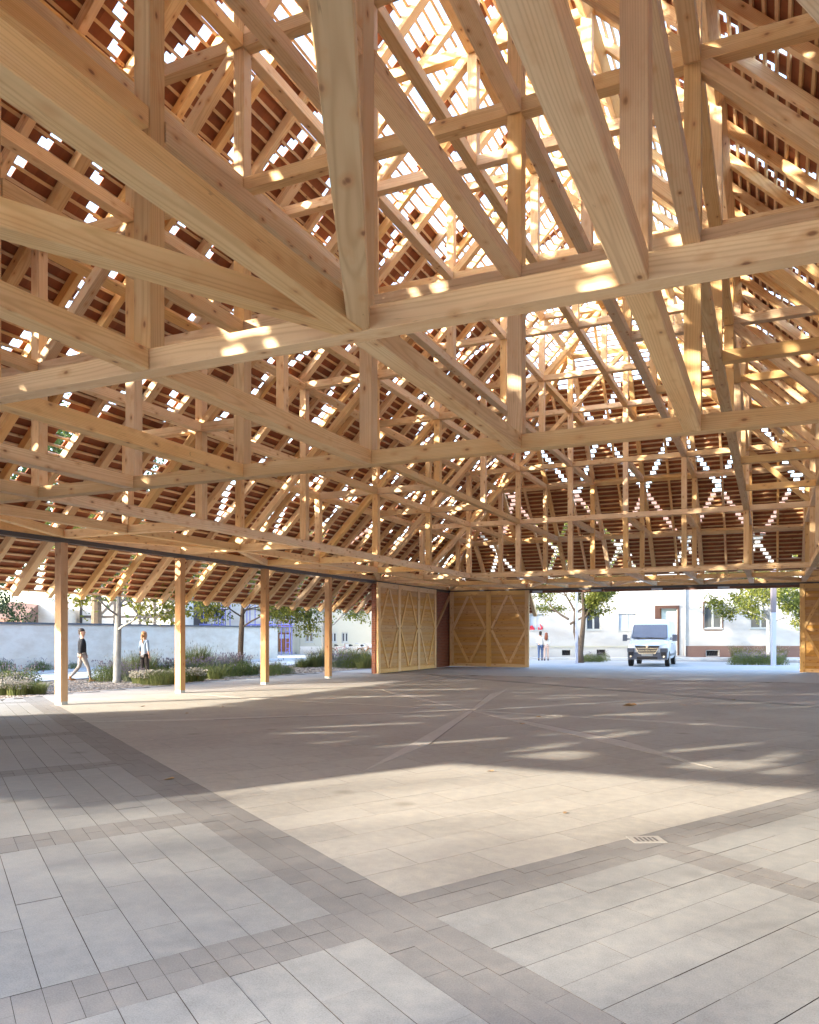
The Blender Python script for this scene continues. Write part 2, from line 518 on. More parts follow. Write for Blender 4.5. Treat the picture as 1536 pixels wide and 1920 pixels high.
# tiles
TU = .101
def tile_open(s, along_unit, j, x_c, j_c, hipside=False, nearhip=False):
    """diamond lattice of left-out tiles; near the ridge only the lattice lines stay tiled"""
    if nearhip and 2.2 < s < 3.4: return False  # unseen near hip kept closed here to thin sun streaks on the floor
    dj = j - j_c
    d1 = (along_unit - x_c - dj) % 28; d1 = min(d1, 28 - d1)
    d2 = (along_unit - x_c + dj) % 28; d2 = min(d2, 28 - d2)
    d = min(d1, d2)
    if s > 10.5: return d >= 1 or hipside
    if s > 9.9 and not nearhip: return d <= 3  # unseen near hip left narrower, for fewer sun spots inside
    if s > 9.5: return d <= 1
    return d < 1
tilesV = []
tl_big = []
tile_me = mesh_np("roof_tile", box_v(-.101, .101, -.15, .15, -.007, .007), BOXF, M['tile'])
TN = .16 + .035 + .017
base_mats = {}
for sd in 'LRFN':
    # local frame of the plane: X along, Y up the slope, Z outward normal
    if sd == 'L': ax = Vector((0, -1, 0)); up_ = Vector((R2, 0, R2))
    if sd == 'R': ax = Vector((0, 1, 0)); up_ = Vector((-R2, 0, R2))
    if sd == 'F': ax = Vector((-1, 0, 0)); up_ = Vector((0, -R2, R2))
    if sd == 'N': ax = Vector((1, 0, 0)); up_ = Vector((0, R2, R2))
    nn = Vector(UPN[sd])
    tilt = math.radians(3.4)
    yv = up_ * math.cos(tilt) - nn * math.sin(tilt); zv = nn * math.cos(tilt) + up_ * math.sin(tilt)
    R3 = Matrix((ax, yv, zv)).transposed()
    B = box_v(-.101, .101, -.15, .15, -.007, .007)
    Bw = np.array([tuple(R3 @ Vector(v)) for v in B])
    org = (XL if sd == 'L' else XR) if sd in 'LR' else (YF if sd == 'F' else YN)
    ref = Y0 if sd in 'LR' else X0
    # lattice crossing: along 15.07 at s=-1.0 (long sides), along 0 at s=4.9 (hips)
    for j in range(NC + 1):
        o = o_of(j)
        if o > 9.97: break
        s_ = o * math.sqrt(2) + .16
        if sd in 'LR': lo, hi = YN + o, YF - o; xc, jc = 149, 5
        else: lo, hi = XL + o, XR - o; xc, jc = 0, 32
        if (xc - jc) % 2: xc += 1
        i0 = int(math.floor((lo - ref) / TU)) + 1; i1 = int(math.floor((hi - ref) / TU)) - 1
        for i in range(i0, i1 + 1):
            if (i - j) % 2: continue
            a = ref + i * TU
            if sd in 'FN' and o < .05 and abs(a - X0) < gate + .05: continue
            if tile_open(s_, i, j, xc, jc, sd in 'FN', sd == 'N'): continue
            if random.random() < .002: continue
            p = roof_pt(sd, a, o + .09 * R2 * 1.0, TN + .009)
            if sd in 'LF':
                dx = p - Vector((0, 0, EYE)); dd = -dx.x * SY + dx.y * CY
                if dd > 1:
                    px = 768 + F * (dx.x * CY + dx.y * SY) / dd; py = 1189.5 - F * dx.z / dd
                    if 5 < px < 1530 and 5 < py < 1150: tl_big.append((dd, len(tilesV), sd, p.copy(), R3))
            tilesV.append(Bw + np.array(tuple(p)) + np.array(tuple(nn)) * random.uniform(-.002, .002))
tl_big.sort(key=lambda t: t[0])
near = tl_big[:300]
drop = set(t[1] for t in near)
for t in near:
    mt = t[4].to_4x4(); mt.translation = t[3]
    link("roof_tile", tile_me, hall, mw=mt)
rest = np.array([v for i, v in enumerate(tilesV) if i not in drop])
nt_ = len(rest)
Fa = (BOXF[None, :, :] + (np.arange(nt_) * 8)[:, None, None]).reshape(-1, 4)
o = link("roof_tiling", mesh_np("roof_tiling", rest.reshape(-1, 3), Fa, M['tile']), hall, mw=Matrix.Identity(4))
tag(o, kind='stuff')
tag(extra.build("roof_battens", M['batten'], hall, mw=Matrix.Identity(4)), kind='stuff')
# ridge and hip caps
for sx, xx in ((1, XL), (-1, XR)):
    for sy, yy_ in ((1, YN), (-1, YF)):
        timber("hip_cap", (xx + sx * O_E, yy_ + sy * O_E, RU + O_E + .39), (xx + sx * 7.6, yy_ + sy * 7.6, RU + 7.6 + .39), .22, .03, hall, M['tile'], ch=0)

# columns, track beam, foot plates
for c in range(0, 10):
    for n in (-5, 5):
        x, y = NX(n), NY(c)
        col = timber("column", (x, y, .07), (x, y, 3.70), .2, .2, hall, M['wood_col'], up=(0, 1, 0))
        mb = MB(); mb.box(-.095, .095, -.095, .095, -.04, .04)
        mt = Matrix.Translation((x, y, .036))
        link("foot_plate", mb.mesh("foot_plate", M['steel_plate']), col, mw=mt)
for c in (0, 9):
    for n in (-3, 3):
        x, y = NX(n), NY(c)
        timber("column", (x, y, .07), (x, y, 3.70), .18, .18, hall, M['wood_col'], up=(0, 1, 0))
for x in (XL, XR):
    mb = MB(); mb.box(-.1, .1, -18.1, 18.1, -.012, .0); mb.box(-.1, .1, -18.1, 18.1, -.098, -.086); mb.box(-.012, .012, -18.1, 18.1, -.086, -.012)
    mb.box(.092, .1, -18.1, 18.1, -.086, -.012) if x < X0 else mb.box(-.1, -.092, -18.1, 18.1, -.086, -.012)
    link("track_beam", mb.mesh("track_beam", M['steel_dark']), hall, mw=Matrix.Translation((x, (YN + YF) / 2, 3.798)))
for y in (YN, YF):
    mb = MB(); mb.box(-9.898, 9.898, -.1, .1, -.012, 0); mb.box(-9.898, 9.898, -.1, .1, -.098, -.086); mb.box(-9.898, 9.898, -.012, .012, -.086, -.012)
    mb.box(-9.898, 9.898, -.1, -.092, -.086, -.012) if y > 10 else mb.box(-9.898, 9.898, .092, .1, -.086, -.012)
    link("track_beam", mb.mesh("track_beam", M['steel_dark']), hall, mw=Matrix.Translation((X0, y, 3.796)))
M['gate_brown'] = plain_mat("brown_gate_rail", (0.17, 0.075, 0.05), 0.6, 0, 0.15)
M['opening_plate'] = plain_mat("pale_opening_plate", (0.55, 0.62, 0.75), 0.4, 0, 0.05)  # pale blue plates stand in for bright openings in the gate lintel
for y in (YN, YF):
    timber("gate_rail", (X0 - 6, y + .02, 3.64), (X0 + 6, y + .02, 3.64), .1, .11, hall, M['gate_brown'])
for px in (1118, 1232, 1357, 1008):
    th = math.atan2((px - 768) / F, 1) ; d = (YF - .06) / (CY + SY * (px - 768) / F)
    x, y = camxy((px - 768) / F * d, d)
    timber("opening_plate", (x - .24, YF - .06, 3.655), (x + .24, YF - .06, 3.655), .03, .09, hall, M['opening_plate'])
# brick corner walls
def brick_mat():
    m, nt, b = new_mat("brick_wall"); h = NT(nt)
    pos = h.n("ShaderNodeNewGeometry").outputs["Position"]
    x, y, z = h.sep(pos)
    br = h.n("ShaderNodeTexBrick"); br.inputs["Scale"].default_value = 1.0
    br.inputs["Brick Width"].default_value = .24; br.inputs["Row Height"].default_value = .075
    br.inputs["Mortar Size"].default_value = .006
    br.inputs["Color1"].default_value = (0.30, 0.10, 0.06, 1); br.inputs["Color2"].default_value = (0.22, 0.075, 0.05, 1)
    br.inputs["Mortar"].default_value = (0.25, 0.2, 0.17, 1)
    h.l(h.xyz(h.math('ADD', x, y), z, 0.0), br.inputs["Vector"])
    h.l(br.outputs["Color"], b.inputs["Base Color"]); b.inputs["Roughness"].default_value = .85
    h.l(h.bump(br.outputs["Fac"], -.5, .004), b.inputs["Normal"])
    return m
M['brick'] = brick_mat()
for sg, xx in ((1, XL), (-1, XR)):
    for yy_, sy in ((YF, -1), (YN, 1)):
        mb = MB()
        a, b_ = sorted((yy_ + sy * .13, yy_ + sy * 8.3)); mb.box(xx - .13, xx + .05, a, b_, 0, 3.69)
        a, b_ = sorted((xx + sg * .13, xx + sg * (3.9 if sy < 0 else 2.9))); mb.box(a, b_, yy_ - .05, yy_ + .13, 0, 3.69)
        mb.build("brick_wall", M['brick'], hall, mw=Matrix.Identity(4))
        timber("corner_strut", (xx + sg * .03 + sg * .08, yy_ + sy * .15, 3.6), (xx + sg * .11, yy_ + sy * 2.1, 1.9), .1, .12, hall, M['wood_col'])

# sliding doors (plank infill, stiles and rails, diamond bars)
def sliding_door(p0, dirv, inw, n):
    """p0 bottom corner, dirv unit vector along, inw unit vector into the hall"""
    dirv = Vector(dirv); inw = Vector(inw)
    Hh, W = 3.64, 2.03
    def T(a, b, z): return Vector(p0) + dirv * a + inw * b + Vector((0, 0, z))
    root = bpy.data.objects.new("sliding_door", None); COL.objects.link(root); root.parent = hall
    lm = WM[hall.name].inverted() @ Matrix.Translation(p0); root.matrix_local = lm; WM[root.name] = WM[hall.name] @ lm
    for k in range(27):
        z0 = .12 + k * .1305
        timber("plank", T(.1, 0, z0 + .064), T(n * W - .1, 0, z0 + .064), .03, .127, root, M['door'], ch=.004)
    timber("rail", T(.09, .015, .06), T(n * W - .09, .015, .06), .075, .16, root, M['door_frame'], ch=.005)
    timber("rail", T(.09, .015, Hh - .06), T(n * W - .09, .015, Hh - .06), .075, .2, root, M['door_frame'], ch=.005)
    for i in range(n + 1):
        w = .2 if i in (0, n) else .24
        x = i * W + (.1 if i == 0 else (-.1 if i == n else 0))
        timber("stile", T(x, .022, -.02), T(x, .022, Hh + .04), w, .09, root, M['door_frame'], up=inw, ch=.005)
    for i in range(n):
        xm = (i + .5) * W; xl = i * W + .16; xr = (i + 1) * W - .16
        zt, zm, zbm = Hh - .2, Hh / 2, .2
        for (a, b_, c, d) in ((xm - .06, zt, xl, zm + .04), (xm + .06, zt, xr, zm + .04), (xl, zm - .04, xm - .06, zbm), (xr, zm - .04, xm + .06, zbm)):
            timber("diamond_bar", T(a, .035, b_), T(c, .035, d), .12, .05, root, M['door_frame'], up=inw, ch=.004)
    return root
sliding_door((-14.50, 28.55, .04), (0, 1, 0), (1, 0, 0), 3)
sliding_door((-14.62, YF - .30, .04), (1, 0, 0), (0, -1, 0), 2)
sliding_door((1.06, YF - .30, .04), (1, 0, 0), (0, -1, 0), 2)

# ------------------------------------------------------------------ ground
def big_sheet(name, x0, x1, y0, y1, z, mat):
    me = mesh_np(name, [(x0, y0, z), (x1, y0, z), (x1, y1, z), (x0, y1, z)], [[0, 1, 2, 3]], mat)
    return tag(link(name, me), kind='structure')
def asphalt_mat(name, c, sc=90.0):
    m, nt, b = new_mat(name); h = NT(nt)
    pos = h.n("ShaderNodeNewGeometry").outputs["Position"]
    sp = h.noise(pos, sc, 3.0, .7); lg = h.noise(pos, .35, 4.0, .6)
    k = h.math('ADD', h.math('MULTIPLY_ADD', h.math('SUBTRACT', sp, .5), .5, 1.0), h.math('MULTIPLY', h.math('SUBTRACT', lg, .5), .35))
    h.l(h.mix(1.0, rgba(c), h.xyz(k, k, k), 'MULTIPLY'), b.inputs["Base Color"])
    b.inputs["Roughness"].default_value = .75
    h.l(h.bump(sp, .4, .004), b.inputs["Normal"])
    return m
M['asphalt'] = asphalt_mat("asphalt", (0.16, 0.165, 0.18))
M['path'] = asphalt_mat("path_concrete", (0.36, 0.37, 0.385), 60)
M['gravelbed'] = asphalt_mat("gravel_bed", (0.22, 0.19, 0.16), 40)
big_sheet("ground", -1500, 1500, -1500, 1500, -.10, M['asphalt'])
big_sheet("joint_bed", -17.3, 9.0, -9.0, 29.4, -.0055, M['joint'])
big_sheet("forecourt", -17.3, 30.0, 29.4, 50.0, -.02, M['path'])  # separate paving; its pale tone also stands for sky light entering the gate
big_sheet("gravel_bed", -22.6, -17.42, 5.0, 44.0, -.045, M['gravelbed'])
big_sheet("street", -60.0, -22.6, -20.0, 62.0, -.05, M['path'])

paving = bpy.data.objects.new("paving", None); COL.objects.link(paving); WM["paving"] = Matrix.Identity(4)
tag(paving, kind='structure')
Nq = (.826, .5635); Nm = (-.462, .887)      # (u,v) normals: q = .826 Y + .5635 X ; m = -.462 Y + .887 X
det = Nq[0] * Nm[1] - Nq[1] * Nm[0]
def qm(q, m_):      # -> world x,y
    u = (q * Nm[1] - m_ * Nq[1]) / det; v = (Nq[0] * m_ - Nm[0] * q) / det
    return (v, u)
qb = [1.97, 2.45]
mb_bands = [(-3.86, -3.45), (-6.87, -6.42), (-10.25, -9.82), (-13.75, -13.33), (-17.2, -16.8), (-20.6, -20.2), (-.55, -.12), (2.7, 3.1)]
pav = []      # q0,q1,m0,m1,mat
RW = .257
def cuts(lo, hi, bands):
    out = []; p = lo
    for a, b_ in sorted(bands):
        if b_ <= lo or a >= hi: continue
        if a > p: out.append((p, a, False))
        out.append((max(a, lo), min(b_, hi), True)); p = b_
    if p < hi: out.append((p, hi, False))
    return out
# region A: q < 1.97, rows of constant q
q = 1.97
row = 0
while q > -16:
    q0 = q - RW
    for a, b_, isb in cuts(-24, 6, mb_bands):
        if isb:
            for hq in (0, 1):
                for hm in (0, 1):
                    pav.append((q0 + hq * RW / 2, q0 + (hq + 1) * RW / 2, a + hm * (b_ - a) / 2, a + (hm + 1) * (b_ - a) / 2, 'band'))
        else:
            L = b_ - a; n = max(1, round(L / .95)); off = (.5 if row % 2 else 0)
            es = [a] + [a + L * (k + off) / n for k in range(n + 1) if a + .1 < a + L * (k + off) / n < b_ - .1] + [b_]
            for e0, e1 in zip(es[:-1], es[1:]): pav.append((q0, q, e0, e1, 'slab'))
    q = q0; row += 1
# P band
for k in range(3):
    w = (qb[1] - qb[0]) / 3
    m_ = -24.0 + k * .1
    while m_ < 6:
        pav.append((qb[0] + k * w, qb[0] + (k + 1) * w, m_, m_ + .32, 'band')); m_ += .32
# Q band beyond, q > 2.45
for k in range(3):
    w = .41 / 3; q = 2.45 + .0
    q += (.1 * k)
    pav.append((2.45, q, -3.86 + k * w, -3.86 + (k + 1) * w, 'band')) if k else None
    while q < 26:
        pav.append((q, q + .32, -3.86 + k * w, -3.86 + (k + 1) * w, 'band')); q += .32
# region B: m > -3.45, q > 2.45, rows of constant m
m_ = -3.45; row = 0
qB = [(4.54, 4.9), (7.5, 7.86), (10.5, 10.86), (13.5, 13.86), (16.6, 17.0), (19.8, 20.2)]
while m_ < 8:
    for a, b_, isb in cuts(2.45, 26, qB):
        if isb:
            for hq in (0, 1):
                for hm in (0, 1):
                    pav.append((a + hq * (b_ - a) / 2, a + (hq + 1) * (b_ - a) / 2, m_ + hm * RW / 2, m_ + (hm + 1) * RW / 2, 'band'))
        else:
            L = b_ - a; n = max(1, round(L / .95)); off = (.5 if row % 2 else 0)
            es = [a] + [a + L * (k + off) / n for k in range(n + 1) if a + .1 < a + L * (k + off) / n < b_ - .1] + [b_]
            for e0, e1 in zip(es[:-1], es[1:]): pav.append((e0, e1, m_, m_ + RW, 'slab'))
    m_ += RW; row += 1
# region C: the court with the star
m_ = -3.86
row = 0
while m_ > -20.7:
    q = 2.45 - (.47 if row % 2 else 0)
    while q < 16.6:
        a = max(q, 2.45); b_ = min(q + .94, 16.6)
        if b_ - a > .05: pav.append((a, b_, m_ - .47, m_, 'court'))
        q += .94
    m_ -= .47; row += 1
# region D: beyond the court
q = 16.6; row = 0
while q < 34:
    m2 = -3.86 + (.4 if row % 2 else 0)
    while m2 > -30:
        pav.append((q, q + .45, m2 - .8, m2, 'band' if q < 17.05 else 'outer')); m2 -= .8
    q += .45; row += 1
q = 2.45
while q < 16.6:
    m2 = -20.7
    while m2 > -30:
        pav.append((q, q + .8, m2 - .4, m2, 'outer')); m2 -= .4
    q += .8
cand = []
for (q0, q1, m0, m1, mt_) in pav:
    cx_, cy_ = qm((q0 + q1) / 2, (m0 + m1) / 2)
    if not (-17.2 < cx_ < 8.8 and -8.8 < cy_ < 29.3): continue
    if q1 - q0 < .03 or m1 - m0 < .03: continue
    gj = .0019 if mt_ in ('slab', 'band') else .0012
    zt = random.uniform(-.0012, .0012) if mt_ in ('slab', 'band') else random.uniform(-.0003, .0003)
    gq = gm = gj
    if mt_ == 'slab':
        if q1 - q0 < m1 - m0: gm = .001
        else: gq = .001
    if mt_ == 'band': gq = gm = .0011
    P4 = [qm(q0 + gq, m0 + gm), qm(q1 - gq, m0 + gm), qm(q1 - gq, m1 - gm), qm(q0 + gq, m1 - gm)]
    P4 = [(min(max(x, -17.29), 8.99), min(y, 29.39)) for x, y in P4]
    d = -cx_ * SY + cy_ * CY
    if d > .5:
        px = 768 + F * (cx_ * CY + cy_ * SY) / d; py = 1189.5 + F * EYE / d
        vis = -100 < px < 1640 and py < 2000
    else: vis = False
    area = (q1 - q0) * (m1 - m0)
    cand.append((area / d ** 3 if vis else 0, P4, zt, mt_))
cand.sort(key=lambda c: -c[0])
groups = {}
for i, (sc_, P4, zt, mt_) in enumerate(cand):
    if i < 300 and sc_ > 0:
        cx_ = sum(p[0] for p in P4) / 4; cy_ = sum(p[1] for p in P4) / 4
        V = [(p[0] - cx_, p[1] - cy_, -.03) for p in P4] + [(p[0] - cx_, p[1] - cy_, 0) for p in P4]
        a2 = sum(P4[k][0] * P4[(k + 1) % 4][1] - P4[(k + 1) % 4][0] * P4[k][1] for k in range(4))
        Fc = BOXF if a2 > 0 else BOXF[:, ::-1]
        me = mesh_np("paving_slab", np.array(V), Fc, [M[mt_], M['joint']], [0, 0, 1, 1, 1, 1])
        link("paving_slab", me, paving, mw=Matrix.Translation((cx_, cy_, zt)))
    else: groups.setdefault(mt_, []).append((P4, zt))
for mt_, L in groups.items():
    V = np.zeros((len(L), 8, 3))
    for i, (P4, zt) in enumerate(L):
        a2 = sum(P4[k][0] * P4[(k + 1) % 4][1] - P4[(k + 1) % 4][0] * P4[k][1] for k in range(4))
        if a2 < 0: P4 = P4[::-1]
        for k in range(4):
            V[i, k] = (P4[k][0], P4[k][1], zt - .03); V[i, k + 4] = (P4[k][0], P4[k][1], zt)
    Fa = (BOXF[None] + (np.arange(len(L)) * 8)[:, None, None]).reshape(-1, 4)
    tag(link("paving_field", mesh_np("paving_field", V.reshape(-1, 3), Fa, [M[mt_], M['joint']], np.tile([0, 0, 1, 1, 1, 1], len(L))), paving), kind='stuff')
# compass star inlay, thin stone blades laid 4 mm proud of the court
sc0 = Vector((-5.74, 15.72))
arms = [(-.65, 10.17, 1.15), (-4.35, 8.2, .8), (.35, 14.7, .95), (-1.9, 21.2, .9), (-7.05, 22.3, .8), (-10.5, 20.9, .95), (-13.6, 16.8, .9), (-11.6, 10.6, 1.0)]
for ax_, ay_, wd in arms:
    tip = Vector((ax_, ay_)); d = tip - sc0; L = d.length; t = d / L; n_ = Vector((-t.y, t.x))
    mb = MB()
    A = sc0 + t * .1; mid = sc0 + t * L * .68
    mb.prism([tuple(A + n_ * .05), tuple(mid + n_ * .30 * wd), tuple(tip), tuple(A - n_ * .05)][::-1], .0, .004)
    link("star_blade", mb.mesh("star_blade", M['star']), paving, mw=Matrix.Translation((0, 0, .0012)))
    mb = MB(); mb.prism([tuple(A + n_ * .05), tuple(A + n_ * .055), tuple(mid + n_ * (.33 * wd)), tuple(mid + n_ * (.30 * wd))][::-1], 0, .004)
    link("star_edge", mb.mesh("star_edge", M['star_dark']), paving, mw=Matrix.Translation((0, 0, .0012)))
#PART2
# ------------------------------------------------------------------ street edges and gravel
M['kerb'] = plain_mat("kerb_stone", (0.30, 0.30, 0.31), 0.8, 0, 0.12, 6)
M['lightpath'] = asphalt_mat("pale_footpath", (0.46, 0.465, 0.47), 50)
def strip(name, x0, x1, y0, y1, z0, z1, mat):
    mb = MB(); mb.box(x0, x1, y0, y1, z0, z1)
    return tag(link(name, mb.mesh(name, mat)), kind='structure')
strip("kerb", -17.42, -17.30, 5, 44, -.1, .002, M['kerb'])
strip("kerb", -22.72, -22.60, 5, 44, -.1, .02, M['kerb'])
strip("footpath", -27.2, -22.72, -10, 46, -.09, -.01, M['lightpath'])
strip("kerb", -27.32, -27.20, -10, 60, -.1, .015, M['kerb'])
ico = bmesh.new(); bmesh.ops.create_icosphere(ico, subdivisions=1, radius=1.0)
IV = np.array([v.co[:] for v in ico.verts]); IF = np.array([[v.index for v in f.verts] for f in ico.faces]); ico.free()
def stones(n, x0, x1, y0, y1, z, r0, r1, name, mat):
    c = np.stack([RNG.uniform(x0, x1, n), RNG.uniform(y0, y1, n), np.full(n, z)], 1)
    r = RNG.uniform(r0, r1, (n, 1, 3)) * np.array([1, 1, .6])
    an = RNG.uniform(0, 6.28, n); ca, sa = np.cos(an), np.sin(an)
    V = IV[None] * r
    Vx = V[..., 0] * ca[:, None] - V[..., 1] * sa[:, None]; Vy = V[..., 0] * sa[:, None] + V[..., 1] * ca[:, None]
    V = np.stack([Vx, Vy, V[..., 2]], -1) + c[:, None]
    Fc = (IF[None] + (np.arange(n) * len(IV))[:, None, None]).reshape(-1, 3)
    return tag(link(name, mesh_np(name, V.reshape(-1, 3), Fc, mat)), kind='stuff')
def stone_mat():
    m, nt, b = new_mat("gravel_stones"); h = NT(nt)
    isl = h.n("ShaderNodeNewGeometry").outputs["Random Per Island"]
    cr = h.n("ShaderNodeValToRGB"); h.l(isl, cr.inputs[0])
    e = cr.color_ramp.elements; e[0].color = (0.09, 0.07, 0.055, 1); e[1].color = (0.36, 0.32, 0.28, 1)
    k = e.new(.5); k.color = (0.23, 0.18, 0.14, 1)
    h.l(cr.outputs[0], b.inputs["Base Color"]); b.inputs["Roughness"].default_value = .8
    return m
M['stone'] = stone_mat()
stones(17000, -22.55, -17.45, 11.0, 26.0, -.03, .02, .05, "gravel", M['stone'])
stones(5000, -22.55, -17.45, 26.0, 42.0, -.03, .03, .07, "gravel_far", M['stone'])

# ------------------------------------------------------------------ plants
def leaf_mat(name, ca, cb, trans=0.35):
    m, nt, b = new_mat(name); h = NT(nt)
    geo = h.n("ShaderNodeNewGeometry"); isl = geo.outputs["Random Per Island"]
    rnd = h.n("ShaderNodeObjectInfo").outputs["Random"]
    pos = h.n("ShaderNodeTexCoord").outputs["Object"]
    nz = h.noise(pos, 1.3, 3.0)
    f = h.math('ADD', h.math('MULTIPLY', isl, .55), h.math('MULTIPLY', h.ramp(nz, .35, .65), .45))
    col = h.mix(f, rgba(ca), rgba(cb))
    h.l(col, b.inputs["Base Color"]); b.inputs["Roughness"].default_value = .6
    b.inputs["Specular IOR Level"].default_value = .3
    tr = h.n("ShaderNodeBsdfTranslucent"); h.l(col, tr.inputs[0])
    mx = h.n("ShaderNodeMixShader"); mx.inputs[0].default_value = trans
    h.l(b.outputs[0], mx.inputs[1]); h.l(tr.outputs[0], mx.inputs[2])
    out = [n for n in nt.nodes if n.type == 'OUTPUT_MATERIAL'][0]
    h.l(mx.outputs[0], out.inputs[0])
    return m
M['leaf_yellow'] = leaf_mat("yellow_green_leaf", (0.07, 0.11, 0.025), (0.27, 0.27, 0.045), .45)
M['leaf_green'] = leaf_mat("green_leaf", (0.055, 0.085, 0.03), (0.16, 0.18, 0.045), .35)
M['leaf_dark'] = leaf_mat("dark_leaf", (0.015, 0.03, 0.012), (0.04, 0.07, 0.025), .2)
M['grass'] = leaf_mat("grass_blade", (0.09, 0.12, 0.035), (0.20, 0.20, 0.07), .3)
M['greygreen'] = leaf_mat("grey_green_leaf", (0.09, 0.12, 0.075), (0.17, 0.19, 0.12), .25)
M['lavender'] = leaf_mat("lavender_head", (0.13, 0.10, 0.135), (0.22, 0.19, 0.23), .2)
M['pale_flower'] = leaf_mat("pale_flower_head", (0.26, 0.23, 0.18), (0.38, 0.35, 0.29), .2)
M['bark_pale'] = plain_mat("pale_bark", (0.30, 0.30, 0.29), 0.85, 0, 0.35, 7, .2, .5)
M['bark_dark'] = plain_mat("dark_bark", (0.13, 0.10, 0.075), 0.9, 0, 0.35, 7, .2, .6)

def tri_blades(n, rad, h0, h1, lean, w, rng):
    """bent grass blades, 3 verts wide strips of two segments"""
    an = rng.uniform(0, 6.28, n); rr = rad * np.sqrt(rng.uniform(0, 1, n)) * .55
    bx, by = rr * np.cos(an), rr * np.sin(an)
    H = rng.uniform(h0, h1, n); ln = rng.uniform(.2, 1, n) * lean * H
    da = an + rng.uniform(-.7, .7, n)
    dx, dy = np.cos(da), np.sin(da); px, py = -dy, dx
    V = np.zeros((n, 5, 3))
    for k, (t, hw) in enumerate(((0, 1), (.55, .8))):
        cx_ = bx + dx * ln * t * t; cy_ = by + dy * ln * t * t; cz = H * t
        V[:, 2 * k] = np.stack([cx_ - px * w * hw / 2, cy_ - py * w * hw / 2, cz], 1)
        V[:, 2 * k + 1] = np.stack([cx_ + px * w * hw / 2, cy_ + py * w * hw / 2, cz], 1)
    V[:, 4] = np.stack([bx + dx * ln, by + dy * ln, H * .95], 1)
    tips = V[:, 4]
    Fq = np.array([[0, 1, 3, 2]]); Ft = np.array([[2, 3, 4]])
    FF = []
    for i in range(n):
        FF.append([i * 5, i * 5 + 1, i * 5 + 3, i * 5 + 2]); FF.append([i * 5 + 2, i * 5 + 3, i * 5 + 4])
    return V.reshape(-1, 3), FF, tips
def blobs(mb, P, r, mi, rng, el=1.0):
    for p in P:
        s_ = r * rng.uniform(.6, 1.3)
        V = np.array([[0, 0, 1.2 * el], [1, 0, 0], [0, 1, 0], [-1, 0, 0], [0, -1, 0], [0, 0, -.9 * el]]) * s_ + p
        mb.add(V, [[0, 1, 2], [0, 2, 3], [0, 3, 4], [0, 4, 1], [5, 2, 1], [5, 3, 2], [5, 4, 3], [5, 1, 4]], mi)
def clump_mesh(kind, seed):
    rng = np.random.default_rng(seed); mb = MB()
    if kind == 'grass':
        V, FF, T = tri_blades(320, .5, .3, .62, .9, .012, rng); mb.add(V, FF, 0); mats = [M['grass']]
    elif kind == 'tallgrass':
        V, FF, T = tri_blades(360, .55, .5, 1.0, .6, .014, rng); mb.add(V, FF, 0)
        blobs(mb, T[rng.integers(0, 360, 40)], .011, 1, rng, 4); mats = [M['grass'], M['pale_flower']]
    elif kind == 'lavender':
        V, FF, T = tri_blades(380, .6, .3, .6, .5, .012, rng); mb.add(V, FF, 0)
        blobs(mb, T[:170], .013, 1, rng, 2.6); mats = [M['greygreen'], M['lavender']]
    elif kind == 'pale':
        V, FF, T = tri_blades(300, .55, .2, .42, .5, .02, rng); mb.add(V, FF, 0)
        blobs(mb, T[:260], .024, 1, rng, 1.0); mats = [M['grass'], M['pale_flower']]
    else:   # leafy
        n = 700
        d = rng.normal(0, 1, (n, 3)); d /= np.linalg.norm(d, axis=1)[:, None]; d[:, 2] = abs(d[:, 2])
        P = d * np.array([.5, .5, .55]) * rng.uniform(.45, 1, (n, 1)) ** .5
        V, FF = leaf_quads(P, .05, rng); mb.add(V, FF, 0)
        V, FF, T = tri_blades(60, .5, .3, .75, .4, .012, rng); mb.add(V, FF, 0)
        blobs(mb, T[:30], .02, 1, rng, 1.5); mats = [M['leaf_green'], M['lavender']]
    return mb.mesh(kind, mats)
def leaf_quads(P, size, rng, droop=0.3):
    n = len(P)
    a = rng.normal(0, 1, (n, 3)); a[:, 2] -= droop; a /= np.linalg.norm(a, axis=1)[:, None]
    b_ = np.cross(a, rng.normal(0, 1, (n, 3))); b_ /= np.linalg.norm(b_, axis=1)[:, None]
    s_ = size * rng.uniform(.6, 1.25, (n, 1))
    V = np.stack([P, P + a * s_ * .5 + b_ * s_ * .3, P + a * s_, P + a * s_ * .5 - b_ * s_ * .3], 1)
    FF = (np.arange(n * 4).reshape(n, 4)).tolist()
    return V.reshape(-1, 3), FF
CL = {k: [clump_mesh(k, 10 * i + len(k)) for i in range(3)] for k in ('grass', 'tallgrass', 'lavender', 'pale', 'leafy')}
PN = {'grass': ("grass_clump", "grass clump"), 'tallgrass': ("tall_grass_clump", "grass clump"), 'lavender': ("lavender_bush", "lavender"), 'pale': ("pale_flowering_plant", "flowering plant"), 'leafy': ("leafy_bush", "bush")}
def plant(kind, x, y, s_, label, group, z=-.04):
    o = bpy.data.objects.new(PN[kind][0], random.choice(CL[kind])); COL.objects.link(o)
    o.location = (x, y, z); o.rotation_euler = (0, 0, random.uniform(0, 6.28)); o.scale = (s_, s_, s_ * random.uniform(.9, 1.15))
    tag(o, label, PN[kind][1], group)
bedlab = {'grass': "yellow green grass clump in the gravel planting bed along the open side of the hall",
          'tallgrass': "tall feathery grass clump in the gravel planting bed along the open side of the hall",
          'lavender': "grey green lavender bush with mauve heads in the gravel planting bed beside the hall",
          'pale': "low plant with whitish flower heads in the gravel planting bed beside the hall",
          'leafy': "dark green leafy bush with mauve stems in the gravel planting bed beside the hall"}
BEDQ = []
def bed_plant(kind, px, py, s_): BEDQ.append((px, py, kind, s_))
ORD = "first second third fourth fifth sixth seventh eighth ninth tenth eleventh twelfth".split()
